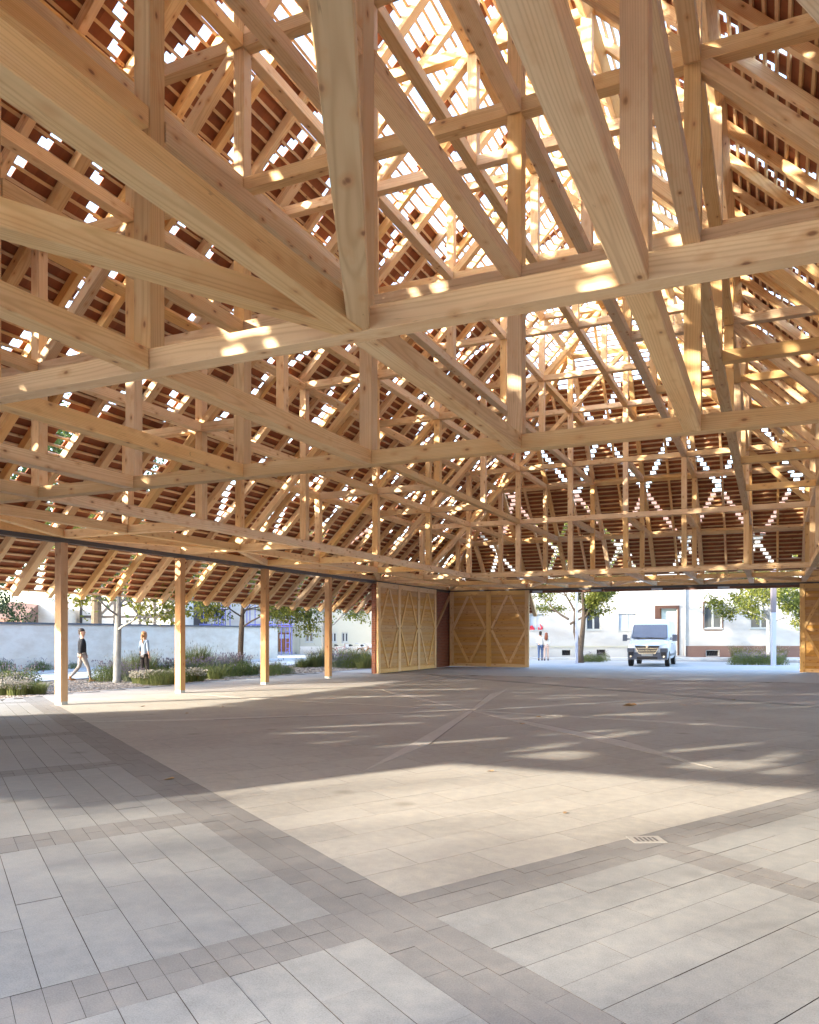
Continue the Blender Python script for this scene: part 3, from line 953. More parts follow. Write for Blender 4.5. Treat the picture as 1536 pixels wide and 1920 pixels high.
BK = {'grass': "yellow green grass clump", 'tallgrass': "tall feathery grass clump", 'lavender': "grey green lavender bush", 'pale': "whitish flowering plant", 'leafy': "dark leafy bush"}
def bed_flush():
    cnt = {}
    for px, py, kind, s_ in sorted(BEDQ):
        area = "left of the first column" if px < 110 else "around the young tree by the man" if px < 330 else "between the second and third columns" if px < 494 else "just right of the third column" if px < 550 else "in front of the bicycles"
        k = cnt[(kind, area)] = cnt.get((kind, area), -1) + 1
        x, y = ground_px(px, py)
        plant(kind, x, y, s_, BK[kind] + " " + area + ", " + ORD[k] + " from left", "plants of the gravel bed beside the hall")
# foreground left clump
for i in range(9): bed_plant('leafy' if i % 3 else 'pale', -34 + i * 11, 1302 - (i % 3) * 7, random.uniform(.75, 1.0))
for i in range(5): bed_plant('pale', -20 + i * 13, 1296 - (i % 2) * 8, random.uniform(.9, 1.15))
for px in (62, 72): bed_plant('grass', px, 1300, .75)
# bed round first tree
for px, py, k, s_ in [(190, 1277, 'leafy', .85), (203, 1275, 'leafy', .95), (236, 1274, 'lavender', 1.0), (248, 1277, 'lavender', .8), (262, 1272, 'tallgrass', .95), (275, 1269, 'tallgrass', 1.0), (288, 1271, 'leafy', .9),
                      (268, 1280, 'pale', 1.0), (283, 1282, 'pale', 1.0), (302, 1284, 'grass', 1.0), (312, 1282, 'grass', .9), (322, 1280, 'pale', 1.0), (352, 1277, 'pale', 1.0), (366, 1276, 'pale', .95), (214, 1270, 'lavender', .9), (228, 1268, 'tallgrass', .9),
                      (300, 1268, 'lavender', 1.1), (318, 1268, 'leafy', 1.0), (345, 1268, 'lavender', 1.1), (362, 1266, 'lavender', 1.1), (378, 1268, 'leafy', 1.0), (392, 1271, 'grass', .9), (405, 1272, 'grass', .95), (398, 1264, 'lavender', 1.2), (415, 1265, 'lavender', 1.1),
                      (430, 1268, 'leafy', .95), (445, 1266, 'grass', .9), (456, 1266, 'leafy', 1.0), (470, 1264, 'grass', .9), (355, 1258, 'tallgrass', 1.1), (375, 1257, 'tallgrass', 1.1), (390, 1256, 'tallgrass', 1.0), (430, 1258, 'lavender', 1.2), (450, 1257, 'lavender', 1.2), (482, 1263, 'leafy', .8),
                      (508, 1266, 'leafy', .8), (520, 1264, 'leafy', .8), (532, 1262, 'leafy', .7), (515, 1260, 'grass', .8), (541, 1263, 'leafy', .55),
                      (566, 1251, 'grass', .9), (573, 1250, 'grass', .8), (558, 1251, 'leafy', .5), (590, 1250, 'tallgrass', 1.0), (600, 1249, 'lavender', 1.1), (625, 1250, 'leafy', 1.0), (640, 1251, 'lavender', 1.1), (655, 1252, 'leafy', .9), (668, 1251, 'tallgrass', 1.0), (682, 1253, 'grass', 1.0), (693, 1252, 'tallgrass', 1.0), (648, 1245, 'tallgrass', 1.1), (676, 1245, 'lavender', 1.1), (612, 1243, 'tallgrass', 1.0)]:
    bed_plant(k, px, py, s_ * 1.12)
bed_flush()
PC = {}
# bed by the right lamp post and bushes under the left street tree
for i in range(22):
    px = 1378 + i * 4.2; py = 1246 - (i * 7 % 4) * 3
    x, y = ground_px(px, py)
    k = ('leafy', 'tallgrass', 'leafy', 'lavender')[i % 4]
    PC[k] = PC.get(k, -1) + 1
    plant(k, x, y, random.uniform(.85, 1.1), BK[k] + " in the right lamp post bed, " + ORD[PC[k]] + " from left", "plants of the bed by the right lamp post", z=-.02)
for i in range(9):
    x, y = ground_px(1096 + i * 4.6, 1241 - (i % 3) * 1.5)
    plant('leafy', x, y, random.uniform(.6, .85), "low bush under the forked street tree, " + ORD[i] + " from the left", "bushes under the forked street tree", z=-.02)
for wi, (px, py, s_) in enumerate(((-6, 1259, .9), (6, 1258, .9), (52, 1256, .7), (64, 1255, .8), (72, 1255, .7), (84, 1254, .5), (128, 1252, .5), (134, 1251, .45))):
    x, y = ground_px(px, py); plant('leafy', x + .25, y, s_, "green weed tuft at the foot of the plaster wall, " + ORD[wi] + " from the left", "weeds along the plaster wall", z=-.05)

# ------------------------------------------------------------------ trees
def make_tree(name, x, y, label, trunk_r, fork_z, height, crown_r, low_z, seed, leafm, barkm, nleaf=5200, fork=False, leafsize=.15, lean=0.0, side=None, crownc=(0, 0)):
    rng = random.Random(seed); nrg = np.random.default_rng(seed)
    root = thing(name, (x, y, -.05), label, "tree")
    br = MB(); tips = []
    limbs = MB()
    base = MB()
    if fork:
        base.tube([(0, 0, 0), (-.03, 0, .6), (.02, 0, 1.0)], [trunk_r * 1.2, trunk_r, trunk_r * .95], 10)
        starts = [((-.02, 0, .75), (-.38, .05, 1), trunk_r * .75), ((.03, 0, .75), (.10, -.03, 1), trunk_r * .85)]
    else:
        pts = [(0, 0, 0), (.01, 0, .15), (lean * .3, .01, fork_z * .5), (lean, 0, fork_z), (lean * 1.4, .02, fork_z + .8), (lean * 1.5, .1, height * .75)]
        base.tube(pts, [trunk_r * 1.25, trunk_r * 1.02, trunk_r * .95, trunk_r * .9, trunk_r * .55, trunk_r * .15], 12)
        starts = []
        nl = 9
        for k in range(nl):
            a = 2.4 * k + rng.uniform(-.3, .3); zz = fork_z - .15 + (height * .72 - fork_z) * (k / nl) ** 1.1
            starts.append(((lean, 0, zz), (math.cos(a), math.sin(a), rng.uniform(.25, .75)), trunk_r * .32 * (1 - .5 * k / nl)))
    def grow(p, d, r, length, depth):
        p = Vector(p); d = Vector(d).normalized(); pts = [p.copy()]; rad = [r]
        n = 5
        for i in range(n):
            d = (d + Vector((rng.uniform(-.25, .25), rng.uniform(-.25, .25), rng.uniform(-.12, .16)))).normalized()
            p = p + d * length / n; pts.append(p.copy()); rad.append(r * (1 - .8 * (i + 1) / n) + .004)
            if depth > 0 and i >= 1:
                for _ in range(2):
                    dd = (d + Vector((rng.uniform(-1, 1), rng.uniform(-1, 1), rng.uniform(-.7, .5)))).normalized()
                    grow(p, dd, rad[-1] * .6, length * rng.uniform(.38, .6), depth - 1)
            elif depth == 0 and i >= 1: tips.append((p.copy(), d.copy()))
        limbs.tube(pts, rad, 5 if depth < 2 else 7, caps=False)
    for s0, d0, r0 in starts:
        if fork: grow(s0, d0, r0, height - 1.0, 2); grow(Vector(s0) + Vector(d0).normalized() * 1.6, (d0[0] * -1.2 + .5, -.2, .5), r0 * .5, 2.2, 1); grow(Vector(s0) + Vector(d0).normalized() * 1.9, (d0[0] * 2.5 + .3, .3, .45), r0 * .5, 2.4, 1)
        else: grow(s0, d0, r0, crown_r * rng.uniform(.8, 1.1), 1 if nleaf < 3000 else 2)
    base.build("trunk", barkm, root, smooth=True, mw=WM[root.name])
    limbs.build("branches", barkm, root, smooth=True, mw=WM[root.name])
    T = np.array([tuple(t[0]) for t in tips])
    T = T[T[:, 2] > low_z]
    nleaf = int(nleaf * 2.5)
    idx = nrg.integers(0, len(T), nleaf)
    P = T[idx] + nrg.normal(0, .16, (nleaf, 3)) * np.array([1, 1, .8])
    P = P[(P[:, 2] > low_z - .15)]
    V, FF = leaf_quads(P, leafsize, nrg, .6)
    link("crown", mesh_np("crown", V, np.array(FF), leafm), root, mw=WM[root.name])
    return root
x, y = ground_px(219, 1279); make_tree("street_tree", x, y, "young tree with smooth pale trunk between the walking man and the woman", .13, 1.95, 6.2, 2.6, 2.15, 31, M['leaf_yellow'], M['bark_pale'], 5200, lean=.05)
x, y = ground_px(450, 1256); make_tree("street_tree", x, y, "young tree behind the lavender bed in front of the blue scaffolding", .13, 2.1, 6.5, 3.1, 1.6, 8, M['leaf_yellow'], M['bark_dark'], 7500, lean=.1)
x, y = ground_px(607, 1243); make_tree("street_tree", x, y, "young tree behind the fourth column near the parked bicycles", .12, 2.0, 6.8, 3.6, 1.7, 21, M['leaf_yellow'], M['bark_pale'], 8000)
x, y = ground_px(1088, 1242); make_tree("forked_tree", x, y, "forked street tree with yellow green leaves beside the left lamp post", .2, 1.0, 6.5, 3.0, 2.3, 5, M['leaf_yellow'], M['bark_dark'], 9000, fork=True)
x, y = ground_px(1441, 1241); make_tree("street_tree", x, y, "slim tree with pale trunk growing behind the right lamp post", .12, 2.4, 6.8, 2.6, 1.9, 12, M['leaf_yellow'], M['bark_pale'], 8500)
def hedge(name, x, y, sx, sy, sz, n, mat, label, seed, size=.14):
    nrg = np.random.default_rng(seed)
    root = thing(name, (x, y, -.05), label, "bush")
    d = nrg.normal(0, 1, (n, 3)); d /= np.linalg.norm(d, axis=1)[:, None]
    lump = 1 + .18 * np.sin(d[:, :1] * 5 + 1) + .14 * np.sin(d[:, 1:2] * 7) + .1 * np.sin(d[:, 2:] * 9)
    P = d * lump * nrg.uniform(.55, 1, (n, 1)) ** .33 * np.array([sx, sy, sz]) + np.array([0, 0, sz * .95])
    V, FF = leaf_quads(P, size, nrg)
    link("foliage", mesh_np("foliage", V, np.array(FF), mat), root, mw=WM[root.name])
    mb = MB(); mb.tube([(0, 0, 0), (0, .05, sz * .6), (.1, 0, sz * 1.3)], [.12, .09, .03], 7); mb.build("trunk", M['bark_dark'], root, mw=WM[root.name])
hedge("dark_bush", -33.6, 24.8, 2.2, 2.6, 2.25, 9000, M['leaf_dark'], "large dark evergreen bush rising behind the far left end of the plaster wall", 4)

TL = [(-37.5, 27.0, 17, 5.0), (-37.0, 18.5, 19, 5.4), (-38.5, 9.5, 20, 5.6), (-37.5, 36.0, 16, 5.0), (-38.0, -1.0, 17, 5.0)]
M['leaf_tall'] = leaf_mat("lime_tree_leaf", (0.04, 0.07, 0.02), (0.10, 0.14, 0.035), .3)
for k_ in range(7): TL.append((-24.1 + (k_ - 3.0) * 5.2, -21.5 + (k_ - 3.0) * .5 + (k_ % 2) * .8, 11.8 + .5 * (k_ % 3), 3.3))  # added row behind the camera, sparse crowns to part-shade the near floor
for ti, (x, y, hh, cr_) in enumerate(TL):
    back = ti >= 5
    nrg = np.random.default_rng(50 + ti)
    root = thing("tall_tree", (x, y, -.05), ("tall lime tree behind the plaster wall, " + ORD[ti] + " counted from the far end") if not back else ("added unseen tree behind the camera that shades the near floor, " + ORD[ti - 5] + " from the west"), "tree", "added unseen shade trees behind the camera" if back else "tall trees behind the plaster wall")
    mb = MB(); mb.tube([(0, 0, 0), (.1, 0, hh * .4), (0, .1, hh * .85)], [.35, .25, .05], 9)
    for k in range(9):
        a = k * 2.4; z = hh * (.3 + .06 * k); mb.tube([(0, 0, z), (math.cos(a) * cr_ * .5, math.sin(a) * cr_ * .5, z + 1.2), (math.cos(a) * cr_ * .85, math.sin(a) * cr_ * .85, z + 1.8)], [.14, .08, .02], 6)
    mb.build("trunk", M['bark_dark'], root, mw=WM[root.name])
    nc = 46; cc = nrg.normal(0, 1, (nc, 3)); cc /= np.linalg.norm(cc, axis=1)[:, None]
    cc = cc * nrg.uniform(.35, 1, (nc, 1)) ** .5 * np.array([cr_ * .85, cr_ * .85, hh * (.42 if back else .36)]) + np.array([0, 0, hh * (.55 if back else .62)])
    n = 5600 if back else 9000; P = cc[nrg.integers(0, nc, n)] + nrg.normal(0, 1, (n, 3)) * np.array([.95, .95, .7])
    V, FF = leaf_quads(P, .34, nrg)
    link("crown", mesh_np("crown", V, np.array(FF), M['leaf_tall']), root, mw=WM[root.name])
# ------------------------------------------------------------------ long plaster wall
def plaster_mat(name, c, stain=.25, warm=(1, .93, .85)):
    m, nt, b = new_mat(name); h = NT(nt)
    pos = h.n("ShaderNodeNewGeometry").outputs["Position"]
    x, y, z = h.sep(pos)
    lg = h.noise(h.xyz(x, y, h.math('MULTIPLY', z, 2.2)), .7, 6.0, .65)
    fi = h.noise(pos, 22.0, 4.0, .6)
    col = h.mix(h.ramp(lg, .42, .68, 0, stain * 2), rgba(c), rgba((c[0] * .78 * warm[0], c[1] * .76 * warm[1], c[2] * .76 * warm[2])))
    col = h.mix(h.ramp(fi, .45, .8, 0, .12), col, rgba((c[0] * .6, c[1] * .6, c[2] * .6)))
    low = h.ramp(h.math('ADD', z, h.math('MULTIPLY', lg, .8)), .45, .85, .35, 0.0)
    col = h.mix(low, col, rgba((c[0] * .55, c[1] * .56, c[2] * .58)))
    h.l(col, b.inputs["Base Color"]); b.inputs["Roughness"].default_value = .85
    h.l(h.bump(fi, .25, .01), b.inputs["Normal"])
    return m
M['plaster_old'] = plaster_mat("old_plaster", (0.62, 0.585, 0.53), .4)
M['plaster_white'] = plaster_mat("white_render", (0.42, 0.417, 0.405), .2)
M['plaster_cream'] = plaster_mat("cream_render", (0.42, 0.405, 0.33), .1)
M['coping'] = plain_mat("dark_coping", (0.09, 0.095, 0.11), .8)
gw = thing("plaster_wall", (-31.45, 28.0, -.05), "long weathered pale plaster wall with dark coping across the street on the left", "wall")
mb = MB(); mb.box(-31.7, -31.4, 8.0, 46.5, -.1, 2.08); mb.build("wall_face", M['plaster_old'], gw, mw=Matrix.Identity(4))
mb = MB(); mb.box(-31.78, -31.32, 7.95, 46.55, 2.08, 2.16); mb.build("coping", M['coping'], gw, mw=Matrix.Identity(4))
mb = MB(); mb.box(-31.4, -31.33, 8.0, 46.4, -.1, .5); mb.build("plinth", M['plaster_old'], gw, mw=Matrix.Identity(4))

# ------------------------------------------------------------------ buildings seen frontally: local x right, z up, front at y = 0
M['roof_brown'] = plain_mat("brown_roof_tiles", (0.16, 0.09, 0.07), .85, 0, .25, 9)
M['glass'] = plain_mat("window_glass", (0.035, 0.045, 0.06), .08, 0, .2, 2, .8)
M['white_paint'] = plain_mat("white_window_paint", (0.36, 0.38, 0.37), .5, 0, .06)
M['curtain'] = plain_mat("net_curtain", (0.42, 0.45, 0.49), .8, 0, .15, 5)
M['brown_trim'] = plain_mat("brown_door_trim", (0.075, 0.033, 0.02), .6, 0, .12)
M['brown_plinth'] = plaster_mat("brown_plinth", (0.15, 0.088, 0.07), .2)
M['timber_dark'] = plain_mat("dark_timber", (0.035, 0.03, 0.03), .8, 0, .2)
M['black'] = plain_mat("dark_interior", (0.012, 0.012, 0.014), .9)
M['orange_door'] = plain_mat("orange_brown_door", (0.26, 0.10, 0.035), .55, 0, .12)
M['blue_tube'] = plain_mat("blue_scaffold_tube", (0.12, 0.13, 0.48), .45, .1, .1)
M['plank_grey'] = plain_mat("scaffold_deck", (0.25, 0.27, 0.5), .7)
def holes_wall(mb, x0, x1, z0, z1, holes, t=.3, mi=0):
    xs = sorted(set([x0, x1] + [v for h_ in holes for v in (h_[0], h_[1])])); zs = sorted(set([z0, z1] + [v for h_ in holes for v in (h_[2], h_[3])]))
    for i in range(len(zs) - 1):
        run = None
        for k in range(len(xs) - 1):
            cx_, cz = (xs[k] + xs[k + 1]) / 2, (zs[i] + zs[i + 1]) / 2
            inside = any(a < cx_ < b_ and c < cz < d for a, b_, c, d in holes)
            if not inside:
                if run is None: run = xs[k]
            if inside and run is not None: mb.box(run, xs[k], 0, t, zs[i], zs[i + 1], mi); run = None
        if run is not None: mb.box(run, xs[-1], 0, t, zs[i], zs[i + 1], mi)
def bpart(root, name, mat, fn, parent=None):
    mb = MB(); fn(mb); return mb.build(name, mat, parent or root, mw=WM[root.name])
def window(root, x0, x1, z0, z1, fr=.07, glass='glass', mull=True, rb=0, trim=None, bars=0):
    """sashes sit 12 cm back in the opening"""
    w = bpart(root, "window", M['white_paint'], lambda m: (m.box(x0, x0 + fr, .1, .16, z0, z1), m.box(x1 - fr, x1, .1, .16, z0, z1), m.box(x0 + fr, x1 - fr, .1, .16, z0, z0 + fr), m.box(x0 + fr, x1 - fr, .1, .16, z1 - fr, z1)))
    if mull:
        xm = (x0 + x1) / 2; bpart(root, "mullion", M['white_paint'], lambda m: m.box(xm - fr * .8, xm + fr * .8, .09, .15, z0 + fr, z1 - fr), w)
        for a, b_ in ((x0 + fr, xm - fr * .8), (xm + fr * .8, x1 - fr)): bpart(root, "pane", M[glass], lambda m: m.box(a, b_, .125, .135, z0 + fr, z1 - fr), w)
    else: bpart(root, "pane", M[glass], lambda m: m.box(x0 + fr, x1 - fr, .125, .135, z0 + fr, z1 - fr), w)
    bpart(root, "sill", M['white_paint'], lambda m: m.box(x0 - .06, x1 + .06, -.05, .12, z0 - .07, z0 - .002), w)
    if rb: bpart(root, "roller_box", M['white_paint'], lambda m: m.box(x0 - .0, x1 + .0, .02, .14, z1 - rb, z1), w)
    if trim: bpart(root, "window_trim", M[trim], lambda m: (m.box(x0 - .09, x0 - .002, -.02, .1, z0 - .09, z1 + .09), m.box(x1 + .002, x1 + .09, -.02, .1, z0 - .09, z1 + .09), m.box(x0 - .002, x1 + .002, -.02, .1, z1 + .002, z1 + .09), m.box(x0, x1, -.025, .1, z0 - .16, z0 - .09)), w)
    return w
# white street house opposite the gate (front plane 53.6 m away, facing the camera)
D1 = 53.6
def fx(px): return (px - 768) / F * D1
def fz(py): return EYE + (1189.5 - py) / F * D1
ox, oy = camxy(0, D1)
wh = thing("white_house", (ox, oy, 0), "long white rendered house with brown door surround seen through the gate opening behind the van", "house", rz=YAW)
wins = [(fx(993), fx(1020), fz(1181), fz(1152)), (fx(1100), fx(1127), fz(1181), fz(1143)), (fx(1160), fx(1194), fz(1182), fz(1143)), (fx(1321), fx(1354), fz(1178), fz(1131)), (fx(1408), fx(1447), fz(1178), fz(1143)), (fx(1530), fx(1566), fz(1180), fz(1140)), (fx(930), fx(962), fz(1181), fz(1145))]
door = (fx(1237), fx(1270), .18, fz(1141))
vents = [(fx(1054), fx(1070), fz(1229), fz(1219)), (fx(1119), fx(1136), fz(1229), fz(1218)), (fx(1325), fx(1348), fz(1230), fz(1220))]
bpart(wh, "wall", M['plaster_white'], lambda m: (holes_wall(m, fx(880), fx(1640), -.1, 8.5, wins + [door] + vents), m.box(fx(880), fx(1640), .3, 9, -.1, 8.5)))
for i, w_ in enumerate(wins):
    wo = window(wh, *w_, glass='curtain' if i in (0, 2) else 'glass', rb=.28 if i in (1, 2, 3) else 0, trim='brown_trim' if i in (3,) else None)
    if i == 0:
        M['red'] = plain_mat("red_blossom", (0.55, 0.03, 0.06), .6)
        for xx in (fx(999), fx(1014)): bpart(wh, "flower_pot", M['red'], lambda m: blobs(m, np.array([[xx + random.uniform(-.12, .12), .06, w_[2] + .12 + random.uniform(0, .25) * (1 - abs(q) * .2)] for q in range(14)]), .07, 0, RNG), wo)
bpart(wh, "door_surround", M['brown_trim'], lambda m: (m.box(door[0] - .32, door[0] - .002, -.05, .2, 0, door[3] + .2), m.box(door[1] + .002, door[1] + .14, -.05, .2, 0, door[3] + .2), m.box(door[0] - .002, door[1] + .002, -.05, .2, door[3] + .002, door[3] + .2)))
M['pale_green'] = plain_mat("pale_green_door", (0.50, 0.56, 0.50), .5, 0, .06)
dl = bpart(wh, "door", M['pale_green'], lambda m: (m.box(door[0] + .2, door[1], .2, .25, .18, door[3])))
bpart(wh, "handle", M['steel_dark'], lambda m: m.box(door[0] + .26, door[0] + .36, .16, .2, 1.15, 1.2), dl)
bpart(wh, "door_side_panel", M['orange_door'], lambda m: m.box(door[0], door[0] + .2, .22, .27, .18, door[3]))
bpart(wh, "step", M['kerb'], lambda m: (m.box(door[0] - .5, door[1] + .7, -.75, -.02, -.1, .09), m.box(door[0] - .35, door[1] + .45, -.4, -.022, .09, .18)))
bpart(wh, "plinth", M['brown_plinth'], lambda m: holes_wall_shift(m) if False else (m.box(fx(1283), vents[2][0] - .06, -.05, 0, -.1, fz(1211)), m.box(vents[2][1] + .06, fx(1640), -.05, 0, -.1, fz(1211)), m.box(vents[2][0] - .06, vents[2][1] + .06, -.05, 0, -.1, vents[2][2] - .05), m.box(vents[2][0] - .06, vents[2][1] + .06, -.05, 0, vents[2][3] + .05, fz(1211))))
bpart(wh, "moulding", M['plaster_cream'], lambda m: (m.box(fx(880), fx(1225), -.06, 0, fz(1214), fz(1211)),))
for v in vents:
    vv = bpart(wh, "cellar_vent", M['black'], lambda m: m.box(v[0], v[1], .2, .25, v[2], v[3]))
    for k in range(5): bpart(wh, "vent_bar", M['timber_dark'], lambda m: m.bar((v[0] + (v[1] - v[0]) * k / 5, .1, v[2]), (v[0] + (v[1] - v[0]) * (k + 1) / 5, .1, v[3]), .025, .02, up=(0, 1, 0)), vv)
bpart(wh, "roof", M['roof_brown'], lambda m: m.add([(fx(875), -.5, 8.4), (fx(1645), -.5, 8.4), (fx(1645), 4.5, 12), (fx(875), 4.5, 12), (fx(1645), 9.5, 8.4), (fx(875), 9.5, 8.4)], [[0, 1, 2, 3], [3, 2, 4, 5], [1, 4, 2], [0, 3, 5], [0, 5, 4, 1]]))
bpart(wh, "downpipe", M['plaster_white'], lambda m: m.tube([(fx(1284), -.09, .0), (fx(1284), -.09, 8.4)], .05, 8))
mb = MB(); mb.box(fx(860), fx(1660), -1.7, 0, -.1, .06)
o = link("sidewalk", mb.mesh("sidewalk", M['lightpath']), mw=WM[wh.name].copy()); tag(o, kind='structure')

# left background: scaffolded plaster house, cream house, half timbered house, brown barn
D2 = 66.0
def gx(px, d=D2): return (px - 768) / F * d
def gz(py, d=D2): return EYE + (1189.5 - py) / F * d
ox, oy = camxy(0, D2)
sh = thing("plaster_house", (ox, oy, 0), "pale plaster house behind the blue scaffolding with small dark blue windows", "house", rz=YAW)
wins = [(gx(404), gx(419), gz(1194), gz(1174)), (gx(471), gx(489), gz(1193), gz(1172)), (gx(403), gx(420), gz(1160), gz(1142))]
bpart(sh, "wall", M['plaster_old'], lambda m: (holes_wall(m, gx(366), gx(514), -.1, 6.5, wins), m.box(gx(366), gx(514), .3, 8, -.1, 6.5)))
for w_ in wins: window(sh, *w_, fr=.05)
bpart(sh, "roof", M['roof_brown'], lambda m: m.add([(gx(362), -.4, 6.4), (gx(516), -.4, 6.4), (gx(516), 4, 10), (gx(362), 4, 10), (gx(516), 8.4, 6.4), (gx(362), 8.4, 6.4)], [[0, 1, 2, 3], [3, 2, 4, 5], [1, 4, 2], [0, 3, 5], [0, 5, 4, 1]]))
ch = thing("cream_house", tuple(camxy(0, D2 + .5)) + (0,), "cream rendered house with an orange brown double door beyond the third and fourth columns", "house", rz=YAW)
dr = (gx(519.5), gx(543.5), .15, gz(1186)); wins = [(gx(528), gx(541), gz(1168), gz(1148)), (gx(571), gx(586), gz(1204), gz(1186)), (gx(617), gx(630), gz(1204), gz(1186)), (gx(640), gx(652), gz(1204), gz(1186))]
bpart(ch, "wall", M['plaster_cream'], lambda m: (holes_wall(m, gx(514.5), gx(706), -.1, 7.5, wins + [dr]), m.box(gx(514.5), gx(706), .3, 9, -.1, 7.5)))
for w_ in wins: window(ch, *w_, fr=.08)
dd = bpart(ch, "door", M['orange_door'], lambda m: (m.box(dr[0], (dr[0] + dr[1]) / 2 - .01, .12, .18, dr[2], dr[3]), m.box((dr[0] + dr[1]) / 2 + .01, dr[1], .12, .18, dr[2], dr[3])))
bpart(ch, "door_pane", M['curtain'], lambda m: (m.box(dr[0] + .1, dr[0] + .48, .105, .119, dr[3] - .5, dr[3] - .15), m.box(dr[1] - .48, dr[1] - .1, .105, .119, dr[3] - .5, dr[3] - .15)), dd)
bpart(ch, "balcony", M['orange_door'], lambda m: (m.box(gx(522), gx(545), -.8, 0, gz(1175), gz(1172)), *[m.box(gx(522 + 3.4 * k), gx(522 + 3.4 * k) + .05, -.78, -.73, gz(1172), gz(1163)) for k in range(7)], m.box(gx(522), gx(545), -.8, -.72, gz(1163), gz(1162))))
bpart(ch, "step", M['kerb'], lambda m: m.box(dr[0] - .4, dr[1] + .4, -.6, -.01, -.1, .14))
bpart(ch, "pilaster", M['plaster_cream'], lambda m: (m.box(gx(556), gx(560), -.12, 0, -.1, 7.5), m.box(gx(515), gx(517.5), -.12, 0, -.1, 7.5)))
bpart(ch, "plinth", M['plaster_old'], lambda m: m.box(gx(561), gx(706), -.08, -.0, -.1, .6))
bpart(ch, "roof", M['roof_brown'], lambda m: m.add([(gx(512), -.4, 7.4), (gx(708), -.4, 7.4), (gx(708), 4, 11), (gx(512), 4, 11), (gx(708), 9.4, 7.4), (gx(512), 9.4, 7.4)], [[0, 1, 2, 3], [3, 2, 4, 5], [1, 4, 2], [0, 3, 5], [0, 5, 4, 1]]))
# half timbered house
D3 = 58.0
ht = thing("half_timbered_house", tuple(camxy(0, D3)) + (0,), "white half timbered house with dark beams standing behind the long plaster wall", "house", rz=YAW)
hx = lambda px: gx(px, D3); hz = lambda py: gz(py, D3)
wins = [(hx(236), hx(247), hz(1172), hz(1162)), (hx(268), hx(280), hz(1166), hz(1152)), (hx(176), hx(188), hz(1166), hz(1150))]
bpart(ht, "wall", M['plaster_white'], lambda m: (holes_wall(m, hx(150), hx(342), -.1, 6.5, wins), m.box(hx(150), hx(342), .3, 8, -.1, 6.5)))
for w_ in wins: window(ht, *w_, fr=.05)
for px in (152, 185, 215, 262, 290, 323, 340): bpart(ht, "timber_stud", M['timber_dark'], lambda m: m.box(hx(px) - .09, hx(px) + .09, -.03, .0, 2.2, 6.4))
for z in (2.9, 4.1, 5.6): bpart(ht, "timber_rail", M['timber_dark'], lambda m: m.box(hx(150), hx(342), -.025, .0, z - .09, z + .09))
for a, b_ in ((185, 215), (262, 240), (323, 300)): bpart(ht, "timber_brace", M['timber_dark'], lambda m: m.bar((hx(a), -.02, 2.9), (hx(b_), -.02, 4.1), .16, .03, up=(0, 1, 0)))
bpart(ht, "roof", M['roof_brown'], lambda m: m.add([(hx(146), -.6, 6.3), (hx(346), -.6, 6.3), (hx(346), 4, 10), (hx(146), 4, 10), (hx(346), 8.4, 6.3), (hx(146), 8.4, 6.3)], [[0, 1, 2, 3], [3, 2, 4, 5], [1, 4, 2], [0, 3, 5], [0, 5, 4, 1]]))
bsd = thing("dark_shed", tuple(camxy(0, 61.0)) + (0,), "black open shed between the half timbered house and the scaffolding", "shed", rz=YAW)
bpart(bsd, "wall", M['timber_dark'], lambda m: m.box(gx(343, 61), gx(364, 61), 0, 4, -.1, 4.6))
bpart(bsd, "roof", M['roof_brown'], lambda m: m.box(gx(342, 61), gx(366, 61), -.3, 4.3, 4.6, 4.75))
ba = thing("brown_barn", tuple(camxy(0, 56.0)) + (0,), "grey gabled barn with brown tile roof behind the wall near the dark bush", "barn", rz=YAW)
kx = lambda px: gx(px, 56); kz = lambda py: gz(py, 56)
bpart(ba, "gable_wall", M['plaster_old'], lambda m: m.add([(kx(68), 0, -.1), (kx(118), 0, -.1), (kx(118), 0, kz(1142)), (kx(84), 0, kz(1121)), (kx(68), 0, kz(1135)), (kx(68), 8, -.1), (kx(118), 8, -.1), (kx(118), 8, kz(1142)), (kx(84), 8, kz(1121)), (kx(68), 8, kz(1135))], [[0, 1, 2, 3, 4], [9, 8, 7, 6, 5], [0, 5, 6, 1], [1, 6, 7, 2], [2, 7, 8, 3], [3, 8, 9, 4], [4, 9, 5, 0]]))
bpart(ba, "lean_to_roof", M['roof_brown'], lambda m: m.add([(kx(20), -3, kz(1160)), (kx(80), -3, kz(1162)), (kx(72), -.05, kz(1133)), (kx(20), -.05, kz(1128)), (kx(20), -3, -.1), (kx(80), -3, -.1), (kx(72), -.05, -.1), (kx(20), -.05, -.1)], [[0, 1, 2, 3], [4, 5, 1, 0], [5, 6, 2, 1], [6, 7, 3, 2], [7, 4, 0, 3], [7, 6, 5, 4]]))

